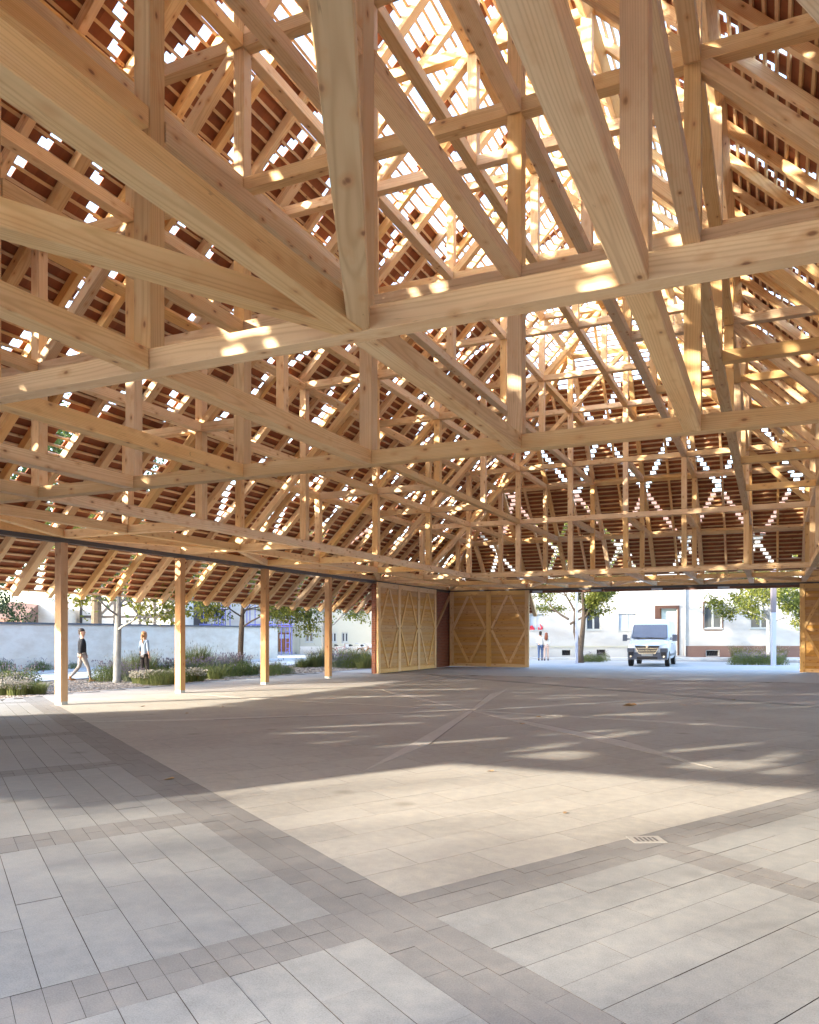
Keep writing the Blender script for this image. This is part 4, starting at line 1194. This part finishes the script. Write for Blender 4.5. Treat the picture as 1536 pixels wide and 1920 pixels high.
# scaffolding
sc_t = thing("scaffolding", tuple(camxy(0, 62.5)) + (0,), "blue tubular frame scaffolding with a deck standing in front of the plaster house", "scaffolding", rz=YAW)
qx = lambda px: gx(px, 62.5)
for px in (366, 403, 416, 463, 506, 543):
    x = qx(px)
    def fr(m, x=x):
        for dx in (0, .72):
            xx = x + dx * (1 if px < 500 else -1) * .9
            m.tube([(xx, 0, 0), (xx, 0, 2.35), (xx, 0, 5.2)], .035, 6)
        s_ = .65 if px < 500 else -.65
        for z in (.5, .95, 1.4, 1.85): m.tube([(x, 0, z), (x + s_ * .45, 0, z)], .022, 5)
        m.tube([(x + s_ * .45, 0, .1), (x + s_ * .45, 0, 2.0), (x + s_, 0, 2.3)], .025, 5)
        m.tube([(x, 0, .45), (x + s_ * .45, 0, .1)], .025, 5)
        m.tube([(x, 1.2, 0), (x, 1.2, 5.2)], .035, 6); m.tube([(x, 0, 2.3), (x, 1.2, 2.3)], .03, 5)
    bpart(sc_t, "scaffold_frame", M['blue_tube'], fr)
for a, b_ in ((366, 416), (463, 549)):
    for z in (2.35, 2.22, 4.3): bpart(sc_t, "ledger", M['blue_tube'], lambda m: m.tube([(qx(a), 0, z), (qx(b_), 0, z)], .03, 6))
bpart(sc_t, "deck", M['plank_grey'], lambda m: m.box(qx(366), qx(416), .02, 1.1, 2.38, 2.44)); bpart(sc_t, "deck", M['plank_grey'], lambda m: m.box(qx(463), qx(549), .02, 1.1, 2.38, 2.44))
for a, b_ in ((403, 440), (463, 430), (463, 500)): bpart(sc_t, "brace", M['blue_tube'], lambda m: m.tube([(qx(a), .05, .3), (qx(b_), .05, 2.2)], .022, 5))

# ------------------------------------------------------------------ lamp posts
M['post_paint'] = plain_mat("lamp_post_paint", (0.40, 0.44, 0.55), .45, .2, .06)
M['post_head'] = plain_mat("lamp_post_head", (0.17, 0.15, 0.17), .5, .2, .06)
for px, py, w, lab in ((1081.5, 1243.5, .13, "slim grey lamp post in front of the forked tree"), (1450.5, 1248, .2, "thick grey lamp post standing in the round planting bed on the right")):
    x, y = ground_px(px, py)
    lp = thing("lamp_post", (x, y, -.02), lab, "lamp post", rz=YAW)
    mb = MB(); mb.box(-w / 2, w / 2, -w / 2, w / 2, 0, 2.75 if w > .15 else 4.5); mb.build("pole", M['post_paint'], lp, mw=WM[lp.name])
    mb = MB(); z0 = 2.755 if w > .15 else 4.505
    mb.box(-w / 2 - .01, w / 2 + .01, -w / 2 - .01, w / 2 + .01, z0, 5.2); mb.build("lamp_head", M['post_head'], lp, mw=WM[lp.name])
    mb = MB(); mb.box(-w, w, -w, w, 0, .02); mb.build("foot_plate", M['post_paint'], lp, mw=WM[lp.name])
#PART3
# ------------------------------------------------------------------ delivery van, local: x right, y = towards its rear, front bumper at y = 0
M['van_white'] = plain_mat("van_white_paint", (0.66, 0.70, 0.76), .25, 0, .03, 1, .6)
M['van_grey'] = plain_mat("van_grey_plastic", (0.10, 0.11, 0.135), .6, 0, .1)
M['van_dark'] = plain_mat("van_dark_plastic", (0.02, 0.02, 0.024), .5, 0, .1)
M['windscreen'] = plain_mat("windscreen_glass", (0.14, 0.15, 0.18), .15, 0, .25, 2, .4)
M['chrome'] = plain_mat("chrome", (0.75, 0.76, 0.78), .2, .9, .03)
M['headlight'] = plain_mat("headlight_glass", (0.75, 0.78, 0.8), .12, 0, .1, 8, .8)
M['tyre'] = plain_mat("tyre_rubber", (0.018, 0.018, 0.02), .85)
M['rim'] = plain_mat("steel_rim", (0.35, 0.36, 0.38), .4, .6)
vx, vy = ground_px(1214, 1249.5)
van = thing("delivery_van", (vx, vy, -.02), "white delivery van with grey bumper parked in front of the house door beyond the gate", "van", rz=math.radians(1.5))
WMv = WM[van.name]
# body: loft of cross sections along y
secs = [  # y, half width, z bottom, shoulder z, top z, top half width
    (0.00, .74, .42, .80, .98, .70), (0.10, .90, .36, .95, 1.08, .84), (0.35, .97, .34, 1.05, 1.17, .88), (0.75, .985, .34, 1.15, 1.28, .87),
    (0.95, .99, .34, 1.22, 1.38, .84), (1.55, 1.0, .34, 1.55, 2.13, .84), (1.8, 1.0, .34, 1.7, 2.33, .86), (2.2, 1.0, .34, 1.8, 2.42, .88), (5.0, 1.0, .36, 1.8, 2.44, .88), (5.12, .97, .42, 1.8, 2.38, .85)]
def ring(s_):
    y, hw, zb_, zs, zt, tw = s_
    pts = [(0, zb_), (hw * .6, zb_), (hw * .93, zb_ + .02), (hw, zb_ + .12), (hw * 1.0, zs * .62 + zb_ * .38), (hw * .985, zs), (tw + (hw - tw) * .55, zs + (zt - zs) * .55), (tw + .05 * 0, zt - .08), (tw * .88, zt - .015), (tw * .5, zt), (0, zt + .01)]
    full = [(x, y, z) for x, z in pts] + [(-x, y, z) for x, z in pts[-2:0:-1]]
    return full
mb = MB(); V = []; FF = []; n = 20
for s_ in secs: V += ring(s_)
for i in range(len(secs) - 1):
    for k in range(n): FF.append([i * n + k, (i + 1) * n + k, (i + 1) * n + (k + 1) % n, i * n + (k + 1) % n])
FF.append(list(range(n))); FF.append([(len(secs) - 1) * n + k for k in range(n)][::-1])
mb.add(V, FF)
body = mb.build("body", M['van_white'], van, smooth=True, mw=WMv)
md = body.modifiers.new("edge", 'EDGE_SPLIT'); md.split_angle = math.radians(38)
def vp(name, mat, fn, parent=None, smooth=False):
    mb = MB(); fn(mb); return mb.build(name, mat, parent or van, smooth=smooth, mw=WMv)
def ws(m, off=.012):
    a, b_ = secs[4], secs[5]
    def P(u, t):
        y = .95 + t * .52; z = 1.425 + t * .66; hw = .86 - t * .05
        return (u * hw, y - .025, z + .02)
    m.add([P(-1, 0), P(1, 0), P(1, 1), P(-1, 1), (0, P(0, 0)[1] - .03, P(0, 0)[2]), (0, P(0, 1)[1] - .03, P(0, 1)[2])], [[0, 4, 5, 3], [4, 1, 2, 5]])
wsh = vp("windscreen", M['windscreen'], ws)
vp("windscreen_seal", M['van_dark'], lambda m: (m.bar((-.86, .90, 1.435), (.86, .90, 1.435), .03, .03), m.bar((-.87, .92, 1.44), (-.82, 1.45, 2.11), .025, .02), m.bar((.87, .92, 1.44), (.82, 1.45, 2.11), .025, .02), m.bar((-.8, 1.44, 2.12), (.8, 1.44, 2.12), .02, .02)), wsh)
for sx in (-.4, .25): vp("wiper", M['van_dark'], lambda m: m.tube([(sx + .05, .84, 1.44), (sx - .42, .87, 1.50)], .012, 5), wsh)
vp("bumper", M['van_grey'], lambda m: (m.box(-.95, .95, -.07, .35, .36, .72), m.box(-.97, -.62, -.05, .4, .72, .93), m.box(.62, .97, -.05, .4, .72, .93)))
vp("lower_intake", M['van_dark'], lambda m: m.box(-.5, .5, -.085, -.06, .38, .5))
for sx in (-1, 1):
    vp("fog_lamp", M['van_dark'], lambda m: m.box(min(sx * .66, sx * .9), max(sx * .66, sx * .9), -.085, -.06, .55, .74))
    vp("lamp_ring", M['chrome'], lambda m: m.tube([(sx * .80, -.1, .52), (sx * .80, -.075, .52)], .05, 10))
    hl = vp("headlight", M['headlight'], lambda m: m.add([(sx * .56, -.03, .93), (sx * .94, .08, .95), (sx * .93, .16, 1.14), (sx * .60, -.01, 1.10), (sx * .56, .2, .93), (sx * .94, .3, .95), (sx * .93, .3, 1.14), (sx * .60, .2, 1.10)], [[0, 1, 2, 3], [4, 7, 6, 5], [0, 4, 5, 1], [3, 2, 6, 7], [0, 3, 7, 4], [1, 5, 6, 2]]))
    vp("mirror", M['van_grey'], lambda m: (m.box(min(sx * 1.12, sx * 1.34), max(sx * 1.12, sx * 1.34), .95, 1.1, 1.28, 1.62), m.box(min(sx * .98, sx * 1.14), max(sx * .98, sx * 1.14), 1.0, 1.05, 1.35, 1.42)))
    vp("side_window", M['windscreen'], lambda m: m.add([(sx * .992, 1.25, 1.42), (sx * 1.004, 2.05, 1.45), (sx * .90, 2.05, 2.0), (sx * .885, 1.55, 1.98)], [[0, 1, 2, 3]] if sx > 0 else [[3, 2, 1, 0]]))
    vp("door_seam", M['van_dark'], lambda m: (m.box(min(sx * .995, sx * 1.006), max(sx * .995, sx * 1.006), 2.12, 2.135, .45, 1.68), m.box(min(sx * .995, sx * 1.006), max(sx * .995, sx * 1.006), 3.3, 3.312, .45, 1.68)))
    vp("door_handle", M['van_dark'], lambda m: m.box(min(sx * 1.0, sx * 1.03), max(sx * 1.0, sx * 1.03), 1.95, 2.08, 1.12, 1.16))
    vp("side_moulding", M['van_grey'], lambda m: m.box(min(sx * .99, sx * 1.02), max(sx * .99, sx * 1.02), 1.35, 4.1, .52, .64))
    for wy in (.85, 4.2):
        wl = vp("wheel", M['tyre'], lambda m: m.tube([(sx * .78, wy, .35), (sx * .80, wy, .35), (sx * .98, wy, .35), (sx * 1.0, wy, .35)], [.31, .345, .345, .31], 20), smooth=False)
        vp("rim", M['rim'], lambda m: m.tube([(sx * .99, wy, .35), (sx * 1.008, wy, .35)], .2, 14), wl)
        vp("wheel_arch", M['van_dark'], lambda m: m.tube([(sx * .97, wy, .38), (sx * 1.003, wy, .38)], .40, 20))
gr = vp("grille", M['van_dark'], lambda m: m.prism([(-.58, 1.05), (.58, 1.05), (.50, .9), (.40, .70), (-.40, .70), (-.50, .9)], 0, 1) if False else m.add([(-.60, -.09, 1.06), (.60, -.09, 1.06), (.52, -.10, .90), (.40, -.10, .66), (-.40, -.10, .66), (-.52, -.10, .90), (-.60, .1, 1.06), (.60, .1, 1.06), (.52, .1, .90), (.40, .1, .66), (-.40, .1, .66), (-.52, .1, .90)], [[5, 4, 3, 2, 1, 0], [0, 1, 7, 6], [1, 2, 8, 7], [2, 3, 9, 8], [3, 4, 10, 9], [4, 5, 11, 10], [5, 0, 6, 11]]))
for z, w in ((.93, .53), (.83, .48), (.74, .42)): vp("grille_bar", M['chrome'], lambda m: m.box(-w, w, -.118, -.1, z - .008, z + .008), gr)
vp("grille_frame", M['chrome'], lambda m: (m.bar((-.52, -.11, .92), (-.40, -.11, .66), .02, .02), m.bar((.52, -.11, .92), (.40, -.11, .66), .02, .02), m.bar((-.4, -.11, .66), (.4, -.11, .66), .02, .02)), gr)
def emblem(m):      # upright diamond ring
    o_ = [(0, .105), (.065, 0), (0, -.105), (-.065, 0)]; i_ = [(0, .055), (.03, 0), (0, -.055), (-.03, 0)]
    V = [(x, -.145, 1.02 + z) for x, z in o_] + [(x, -.145, 1.02 + z) for x, z in i_] + [(x, -.115, 1.02 + z) for x, z in o_] + [(x, -.115, 1.02 + z) for x, z in i_]
    FF = []
    for k in range(4):
        k2 = (k + 1) % 4
        FF += [[k, 4 + k, 4 + k2, k2], [k, k2, 8 + k2, 8 + k], [4 + k, 12 + k, 12 + k2, 4 + k2]]
    m.add(V, FF)
vp("emblem", M['chrome'], emblem, gr)
vp("number_plate", M['white_paint'], lambda m: m.box(-.27, .27, -.1, -.07, .54, .66))

# ------------------------------------------------------------------ bicycles
M['bike_white'] = plain_mat("white_bicycle_paint", (0.7, 0.7, 0.7), .4)
M['bike_orange'] = plain_mat("orange_bicycle_paint", (0.6, 0.2, 0.05), .4)
M['bike_red'] = plain_mat("dark_red_bicycle_paint", (0.35, 0.05, 0.08), .4)
def bicycle(x, y, rz, mat, label):
    b = thing("bicycle", (x, y, -.05), label, "bicycle", "parked bicycles", rz=rz)
    W_ = WM[b.name]
    def p(name, mt_, fn, parent=None): mb = MB(); fn(mb); return mb.build(name, mt_, parent or b, mw=W_)
    for cx_ in (-.52, .52):
        wl = p("wheel", M['tyre'], lambda m: m.tube([(cx_ + .34 * math.cos(a * math.pi / 12), 0, .35 + .34 * math.sin(a * math.pi / 12)) for a in range(25)], .022, 6, caps=False))
        p("spokes", M['chrome'], lambda m: [m.tube([(cx_, 0, .35), (cx_ + .33 * math.cos(a * math.pi / 6), 0, .35 + .33 * math.sin(a * math.pi / 6))], .004, 3) for a in range(12)], wl)
        p("mudguard", mat, lambda m: m.tube([(cx_ + .38 * math.cos(a * math.pi / 12), 0, .35 + .38 * math.sin(a * math.pi / 12)) for a in range(3, 11)], .02, 5), wl)
    p("bike_frame", mat, lambda m: (m.tube([(-.52, 0, .35), (-.1, 0, .33), (.38, 0, .78)], .02, 6), m.tube([(-.1, 0, .33), (-.22, 0, .82)], .02, 6), m.tube([(-.2, 0, .72), (.38, 0, .84)], .018, 6), m.tube([(-.52, 0, .35), (-.2, 0, .72)], .014, 6), m.tube([(.52, 0, .35), (.38, 0, .78), (.34, 0, 1.0)], .018, 6)))
    p("saddle", M['tyre'], lambda m: m.tube([(-.36, 0, .9), (-.24, 0, .92), (-.1, 0, .9)], [.08, .06, .02], 8))
    p("handlebar", M['chrome'], lambda m: m.tube([(.2, -.28, 1.03), (.33, -.2, 1.03), (.34, 0, 1.0), (.33, .2, 1.03), (.2, .28, 1.03)], .014, 6))
    p("basket", M['bike_white'], lambda m: m.box(.44, .7, -.15, .15, .78, .98))
for px, py, rz, mat, lab in ((637, 1234, .3, 'bike_red', "dark red bicycle parked just right of the fourth column"), (664, 1234, .5, 'bike_white', "white bicycle parked in the middle of the row of three"), (684, 1234, .9, 'bike_orange', "orange framed bicycle parked nearest the brick pier")):
    x, y = ground_px(px, py); bicycle(x, y, YAW + rz, M[mat], lab)

# ------------------------------------------------------------------ people
M['skin'] = plain_mat("skin", (0.50, 0.28, 0.19), .6, 0, .05)
M['hair_dark'] = plain_mat("dark_brown_hair", (0.03, 0.017, 0.012), .7, 0, .2, 20)
M['hair_blond'] = plain_mat("blond_hair", (0.35, 0.17, 0.07), .6, 0, .2, 20)
M['hair_auburn'] = plain_mat("auburn_hair", (0.20, 0.055, 0.022), .6, 0, .2, 20)
M['black_cloth'] = plain_mat("black_knit", (0.010, 0.010, 0.014), .9)
M['beige_cloth'] = plain_mat("grey_beige_trousers", (0.27, 0.24, 0.22), .85)
M['denim_light'] = plain_mat("light_denim", (0.24, 0.30, 0.38), .85)
M['denim'] = plain_mat("blue_jeans", (0.06, 0.10, 0.20), .85)
M['pink_cloth'] = plain_mat("pale_pink_trousers", (0.55, 0.40, 0.34), .85)
M['white_cloth'] = plain_mat("white_shirt", (0.68, 0.67, 0.64), .85)
M['leather'] = plain_mat("tan_leather", (0.30, 0.14, 0.05), .6)
M['dark_shoe'] = plain_mat("dark_shoe", (0.03, 0.02, 0.02), .6)
def skinned(name, chains, mat, parent, W_, root=None, sub=2):
    """chains: list of lists of (pos, radius or (rx,ry)); equal positions are welded"""
    V = []; E_ = []; Rr = []; idx = {}
    def vid(p, r):
        k = tuple(round(c, 4) for c in p)
        if k not in idx: idx[k] = len(V); V.append(p); Rr.append(r if isinstance(r, tuple) else (r, r))
        return idx[k]
    for ch_ in chains:
        ids = [vid(p, r) for p, r in ch_]
        E_ += [(a, b_) for a, b_ in zip(ids[:-1], ids[1:])]
    me = bpy.data.meshes.new(name); me.from_pydata(V, E_, []); me.materials.append(mat)
    o = link(name, me, parent, mw=W_)
    md = o.modifiers.new("skin", 'SKIN'); md.use_smooth_shade = True
    if not me.skin_vertices: bpy.context.view_layer.update()
    sv = me.skin_vertices[0].data if me.skin_vertices else None
    for i, r in enumerate(Rr): sv[i].radius = r
    sv[0].use_root = True
    sb = o.modifiers.new("sub", 'SUBSURF'); sb.levels = sub; sb.render_levels = sub
    return o
def hand(name, p, d, parent, W_, side, s_=1.0):
    """palm and five bent fingers hanging along d"""
    mb = MB(); p = Vector(p); d = Vector(d).normalized()
    f = Vector((0, -1, 0)) - d * Vector((0, -1, 0)).dot(d); f.normalize(); n_ = d.cross(f)
    mb.tube([p, p + d * .045 * s_, p + d * .09 * s_], [.024 * s_, .036 * s_, .034 * s_], 8)
    for k, L in enumerate((.070, .080, .075, .058)):
        q = p + d * .085 * s_ + f * (.027 - .018 * k) * s_
        mb.tube([q, q + d * L * .5 * s_, q + (d * L * .9 + n_ * side * .02) * s_], [.010 * s_, .009 * s_, .006 * s_], 6)
    q = p + d * .03 * s_ + f * .03 * s_
    mb.tube([q, q + (d * .03 + f * .025) * s_, q + (d * .065 + f * .028) * s_], [.012 * s_, .011 * s_, .007 * s_], 6)
    return mb.build(name, M['skin'], parent, smooth=True, mw=W_)
def ellip(mb, c, r, nu=14, nv=9, mi=0, cut=None):
    V = []; FF = []
    for i in range(nv + 1):
        th = math.pi * i / nv
        for k in range(nu):
            ph = 2 * math.pi * k / nu
            V.append((c[0] + r[0] * math.sin(th) * math.cos(ph), c[1] + r[1] * math.sin(th) * math.sin(ph), c[2] + r[2] * math.cos(th)))
    for i in range(nv):
        for k in range(nu): FF.append([i * nu + k, (i + 1) * nu + k, (i + 1) * nu + (k + 1) % nu, i * nu + (k + 1) % nu])
    mb.add(V, FF, mi)
def person(x, y, rz, label, H, fem, step, hair, top, legs, shoes, arms, head_turn=0.0, hair_style='short', group=None, sleeves=1.0, gap=.02):
    """faces local -Y; step = stride of the legs; arms = [(swing,out),(swing,out)] for right(-x), left(+x)"""
    k = H / 1.80
    root = thing("person", (x, y, -.02), label, "person", group, rz=rz)
    W_ = WM[root.name] @ Matrix.Scale(k, 4)
    sw = .185 if not fem else .155; hw = .095
    pel = (0, 0, .94); wa = (0, 0, 1.10); chst = (0, .01, 1.32); nk = (0, .0, 1.50)
    ank = []; legch = []; tro = []
    for sx, st in ((-1, step), (1, -step)):
        hp = (sx * hw, 0, .90); kn = (sx * (hw + .005), -.30 * st - (.05 if abs(st) > .2 else .01), .50 if st <= 0 else .50)
        an = (sx * (hw), -.62 * st + (.10 if st < 0 else 0), .09 + (.07 if st < -.2 else 0))
        ank.append((sx, an, st))
        legch.append([(pel, (.10, .08)), (hp, .075), (kn, .05), (an, .035)])
        mid = tuple((hp[i] + kn[i]) / 2 for i in range(3)); sh = tuple(kn[i] * .6 + an[i] * .4 for i in range(3)); hem = tuple(kn[i] * .08 + an[i] * .92 for i in range(3))
        tro.append([((0, 0, .95), (.13, .11)), (hp, (.105, .108)), (mid, .088), (kn, .066), (sh, .062), (hem, .052)])
    hands = []; armch = []; slv = []
    for sx, (sg, out) in zip((-1, 1), arms):
        s0 = (sx * sw, .01, 1.44); el = (sx * (sw + .06 + out * .3), -.16 * sg + .03, 1.17); wr = (sx * (sw + .06 + out * .4), -.36 * sg - .02, .92)
        if out < 0: wr = (sx * (sw + .02 + out), .10, 1.06)
        armch.append([((0, .01, 1.42), (.08, .07)), (s0, .052), (el, .038), (wr, .026)])
        e = tuple(el[i] * (1 - .92) + wr[i] * .92 for i in range(3)) if sleeves >= 1 else tuple(el[i] * .6 + wr[i] * .4 for i in range(3))
        slv.append([((0, .01, 1.40), (.12, .095)), (s0, (.07, .07)), (el, .055), (e, .045)])
        hands.append((sx, wr, (Vector(wr) - Vector(el))))
    hd = Matrix.Rotation(head_turn, 3, 'Z')
    def hp_(v): return tuple(hd @ Vector(v))
    skinned("body", legch + armch + [[(pel, (.10, .08)), (wa, (.10, .075)), (chst, (.13, .085)), ((0, .01, 1.42), (.08, .07)), (nk, (.058, .058)), ((0, -.012, 1.575), (.072, .08)), ((0, -.008, 1.66), (.10, .118)), ((0, 0, 1.74), (.085, .10))]], M['skin'], root, W_)
    skinned("trousers", tro, legs, root, W_)
    skinned("top", slv + [[((0, .01, 1.40), (.12, .095)), ((0, .01, 1.45), (.085, .07)), ((0, .0, 1.50), (.062, .06))], [((0, .01, 1.40), (.12, .095)), ((0, 0, 1.26), ((.175, .15) if not fem else (.14, .12))), ((0, 0, 1.08), ((.165, .145) if not fem else (.125, .115))), ((0, 0, .87 if not fem else .84), ((.17, .15) if not fem else (.165, .15)))]], top, root, W_)
    for sx, wr, d in hands: hand("hand", wr, d, root, W_, sx, 1.0 if not fem else .9)
    # face
    mb = MB(); c = (0, -.005, 1.67)
    ns = hp_((0, -.10, -.005)); mb.tube([(c[0] + hp_((0, -.085, .03))[0], c[1] + hp_((0, -.085, .03))[1], c[2] + .03), (c[0] + ns[0] * 1.08, c[1] + ns[1] * 1.08, c[2] - .015)], [.008, .016], 6); mb.build("nose", M['skin'], root, smooth=True, mw=W_)
    for sx in (-1, 1):
        e = hp_((sx * .086, .008, 0)); mb = MB(); ellip(mb, (c[0] + e[0], c[1] + e[1], c[2] - .01), (.014, .022, .032), 8, 6); mb.build("ear", M['skin'], root, smooth=True, mw=W_)
        e = hp_((sx * .030, -.088, 0)); mb = MB(); ellip(mb, (c[0] + e[0], c[1] + e[1], c[2] + .015), (.009, .006, .005), 8, 6); mb.build("eye", M['dark_shoe'], root, smooth=True, mw=W_)
    e = hp_((0, -.088, 0)); mb = MB(); ellip(mb, (c[0] + e[0], c[1] + e[1], c[2] - .055), (.022, .008, .007), 8, 6); mb.build("mouth", M['leather'], root, smooth=True, mw=W_)
    mb = MB(); bk = hp_((0, .022, 0))
    ellip(mb, (bk[0], bk[1], 1.735), (.096, .108, .088)); ellip(mb, (bk[0] * 2.2, bk[1] * 2.2, 1.675), (.088, .078, .10))
    if hair_style == 'ponytail':
        mb.tube([(0, .09, 1.70), (-.01, .14, 1.66), (-.02, .14, 1.55), (-.05, .13, 1.42), (-.06, .12, 1.34)], [.03, .035, .032, .026, .008], 8)
    if hair_style == 'long':
        mb.tube([(0, .05, 1.76), (0, .07, 1.66), (0, .09, 1.55), (0, .10, 1.42), (0, .10, 1.30)], [.06, .105, .115, .11, .05], 12)
    mb.build("hair", hair, root, smooth=True, mw=W_)
    for sx, an, st in ank:
        mb = MB(); V = Vector(an); tip = -1
        pitch = .45 if st < -.2 else 0.0
        a = V + Vector((0, .05, -.05)); b_ = V + Vector((0, -.05, -.055 - pitch * .05)); cc = V + Vector((0, -.17, -.068 - pitch * .05)); 
        lo = min(a.z, b_.z, cc.z)
        mb.tube([a, b_, cc], [.042, .045, .028], 9); mb.tube([V + Vector((0, .0, .04)), V + Vector((0, .005, -.04))], [.048, .045], 9)
        mb.build("shoe", shoes, root, smooth=True, mw=W_)
    return root
def face_cam_angle(px): return YAW - math.atan((px - 768) / F)
x, y = ground_px(154, 1277); person(x, y, math.radians(147), "man in a black sweater and grey beige trousers walking along the footpath", 1.82, False, .42, M['hair_dark'], M['black_cloth'], M['beige_cloth'], M['leather'], [(-.3, 0), (.35, .0)], head_turn=math.radians(-28))
x, y = ground_px(271, 1274.5); person(x, y, math.radians(180 - 5), "woman with a long blond ponytail and light denim shirt behind the planting bed", 1.72, True, .1, M['hair_blond'], M['denim_light'], M['dark_shoe'], M['dark_shoe'], [(.0, 0), (.1, .05)], hair_style='ponytail', sleeves=.5)
x, y = ground_px(1013.5, 1238); person(x, y, math.radians(180 + 14), "dark haired man in white shirt and blue jeans beside the red haired woman", 1.80, False, .12, M['hair_dark'], M['white_cloth'], M['denim'], M['dark_shoe'], [(.0, 0), (.1, -.1)], group="couple seen from behind in front of the white house")
x, y = ground_px(1024.8, 1238); person(x, y, math.radians(180 + 10), "woman with long auburn hair in pale pink trousers walking beside the man in jeans", 1.72, True, .15, M['hair_auburn'], M['white_cloth'], M['pink_cloth'], M['dark_shoe'], [(.1, -.1), (.0, .0)], hair_style='long', group="couple seen from behind in front of the white house")

# ------------------------------------------------------------------ small things on the paving
M["dull_plate"] = plain_mat("worn_drain_metal", (0.33, 0.32, 0.30), .6, .1, .25, 30)
cv = thing("drain_cover", (-.89, 6.40, 0), "small square pale metal drain cover set in the dark paving band", "drain cover", rz=math.radians(28))
mb = MB(); mb.box(-.13, .13, -.1, .1, 0, .003); mb.build("cover_frame", M['dull_plate'], cv, mw=WM[cv.name] @ Matrix.Translation((0, 0, .0015)))
for k in range(5):
    mb = MB(); mb.box(-.085 + k * .036, -.07 + k * .036, -.06, .06, .0047, .0062); mb.build("grate_slot", M['steel_dark'], cv, mw=WM[cv.name])
M['dry_leaf'] = plain_mat("dry_leaf", (0.30, 0.19, 0.10), .8, 0, .2)
mb = MB()
V = np.array([[0, -.06, .004], [.03, -.01, .018], [.012, .05, .008], [-.02, .03, .02], [-.035, -.02, .006], [0, 0, .001]])
mb.add(V, [[0, 1, 5], [1, 2, 5], [2, 3, 5], [3, 4, 5], [4, 0, 5]])
lm = mb.mesh("fallen_leaf", M['dry_leaf'])
for li, (px, py, s_) in enumerate(sorted(((318, 1462, 1.2), (1182, 1324, 3.0), (1178, 1322, 2.2), (268, 1325, 1.0), (418, 1325, .8), (1010, 1345, 1.2), (980, 1358, 1.2), (920, 1447, .9), (1376, 1313, 1.4), (350, 1338, .8), (1060, 1525, .6), (575, 1340, .8)))):
    x, y = ground_px(px, py); o = bpy.data.objects.new("fallen_leaf", lm); COL.objects.link(o)
    o.location = (x, y, .002); o.rotation_euler = (random.uniform(-.1, .1), random.uniform(-.1, .1), random.uniform(0, 6)); o.scale = (s_, s_, s_)
    tag(o, "dry brown leaf on the hall floor, " + ORD[li] + " from the left", "leaf", "dry leaves on the hall floor")
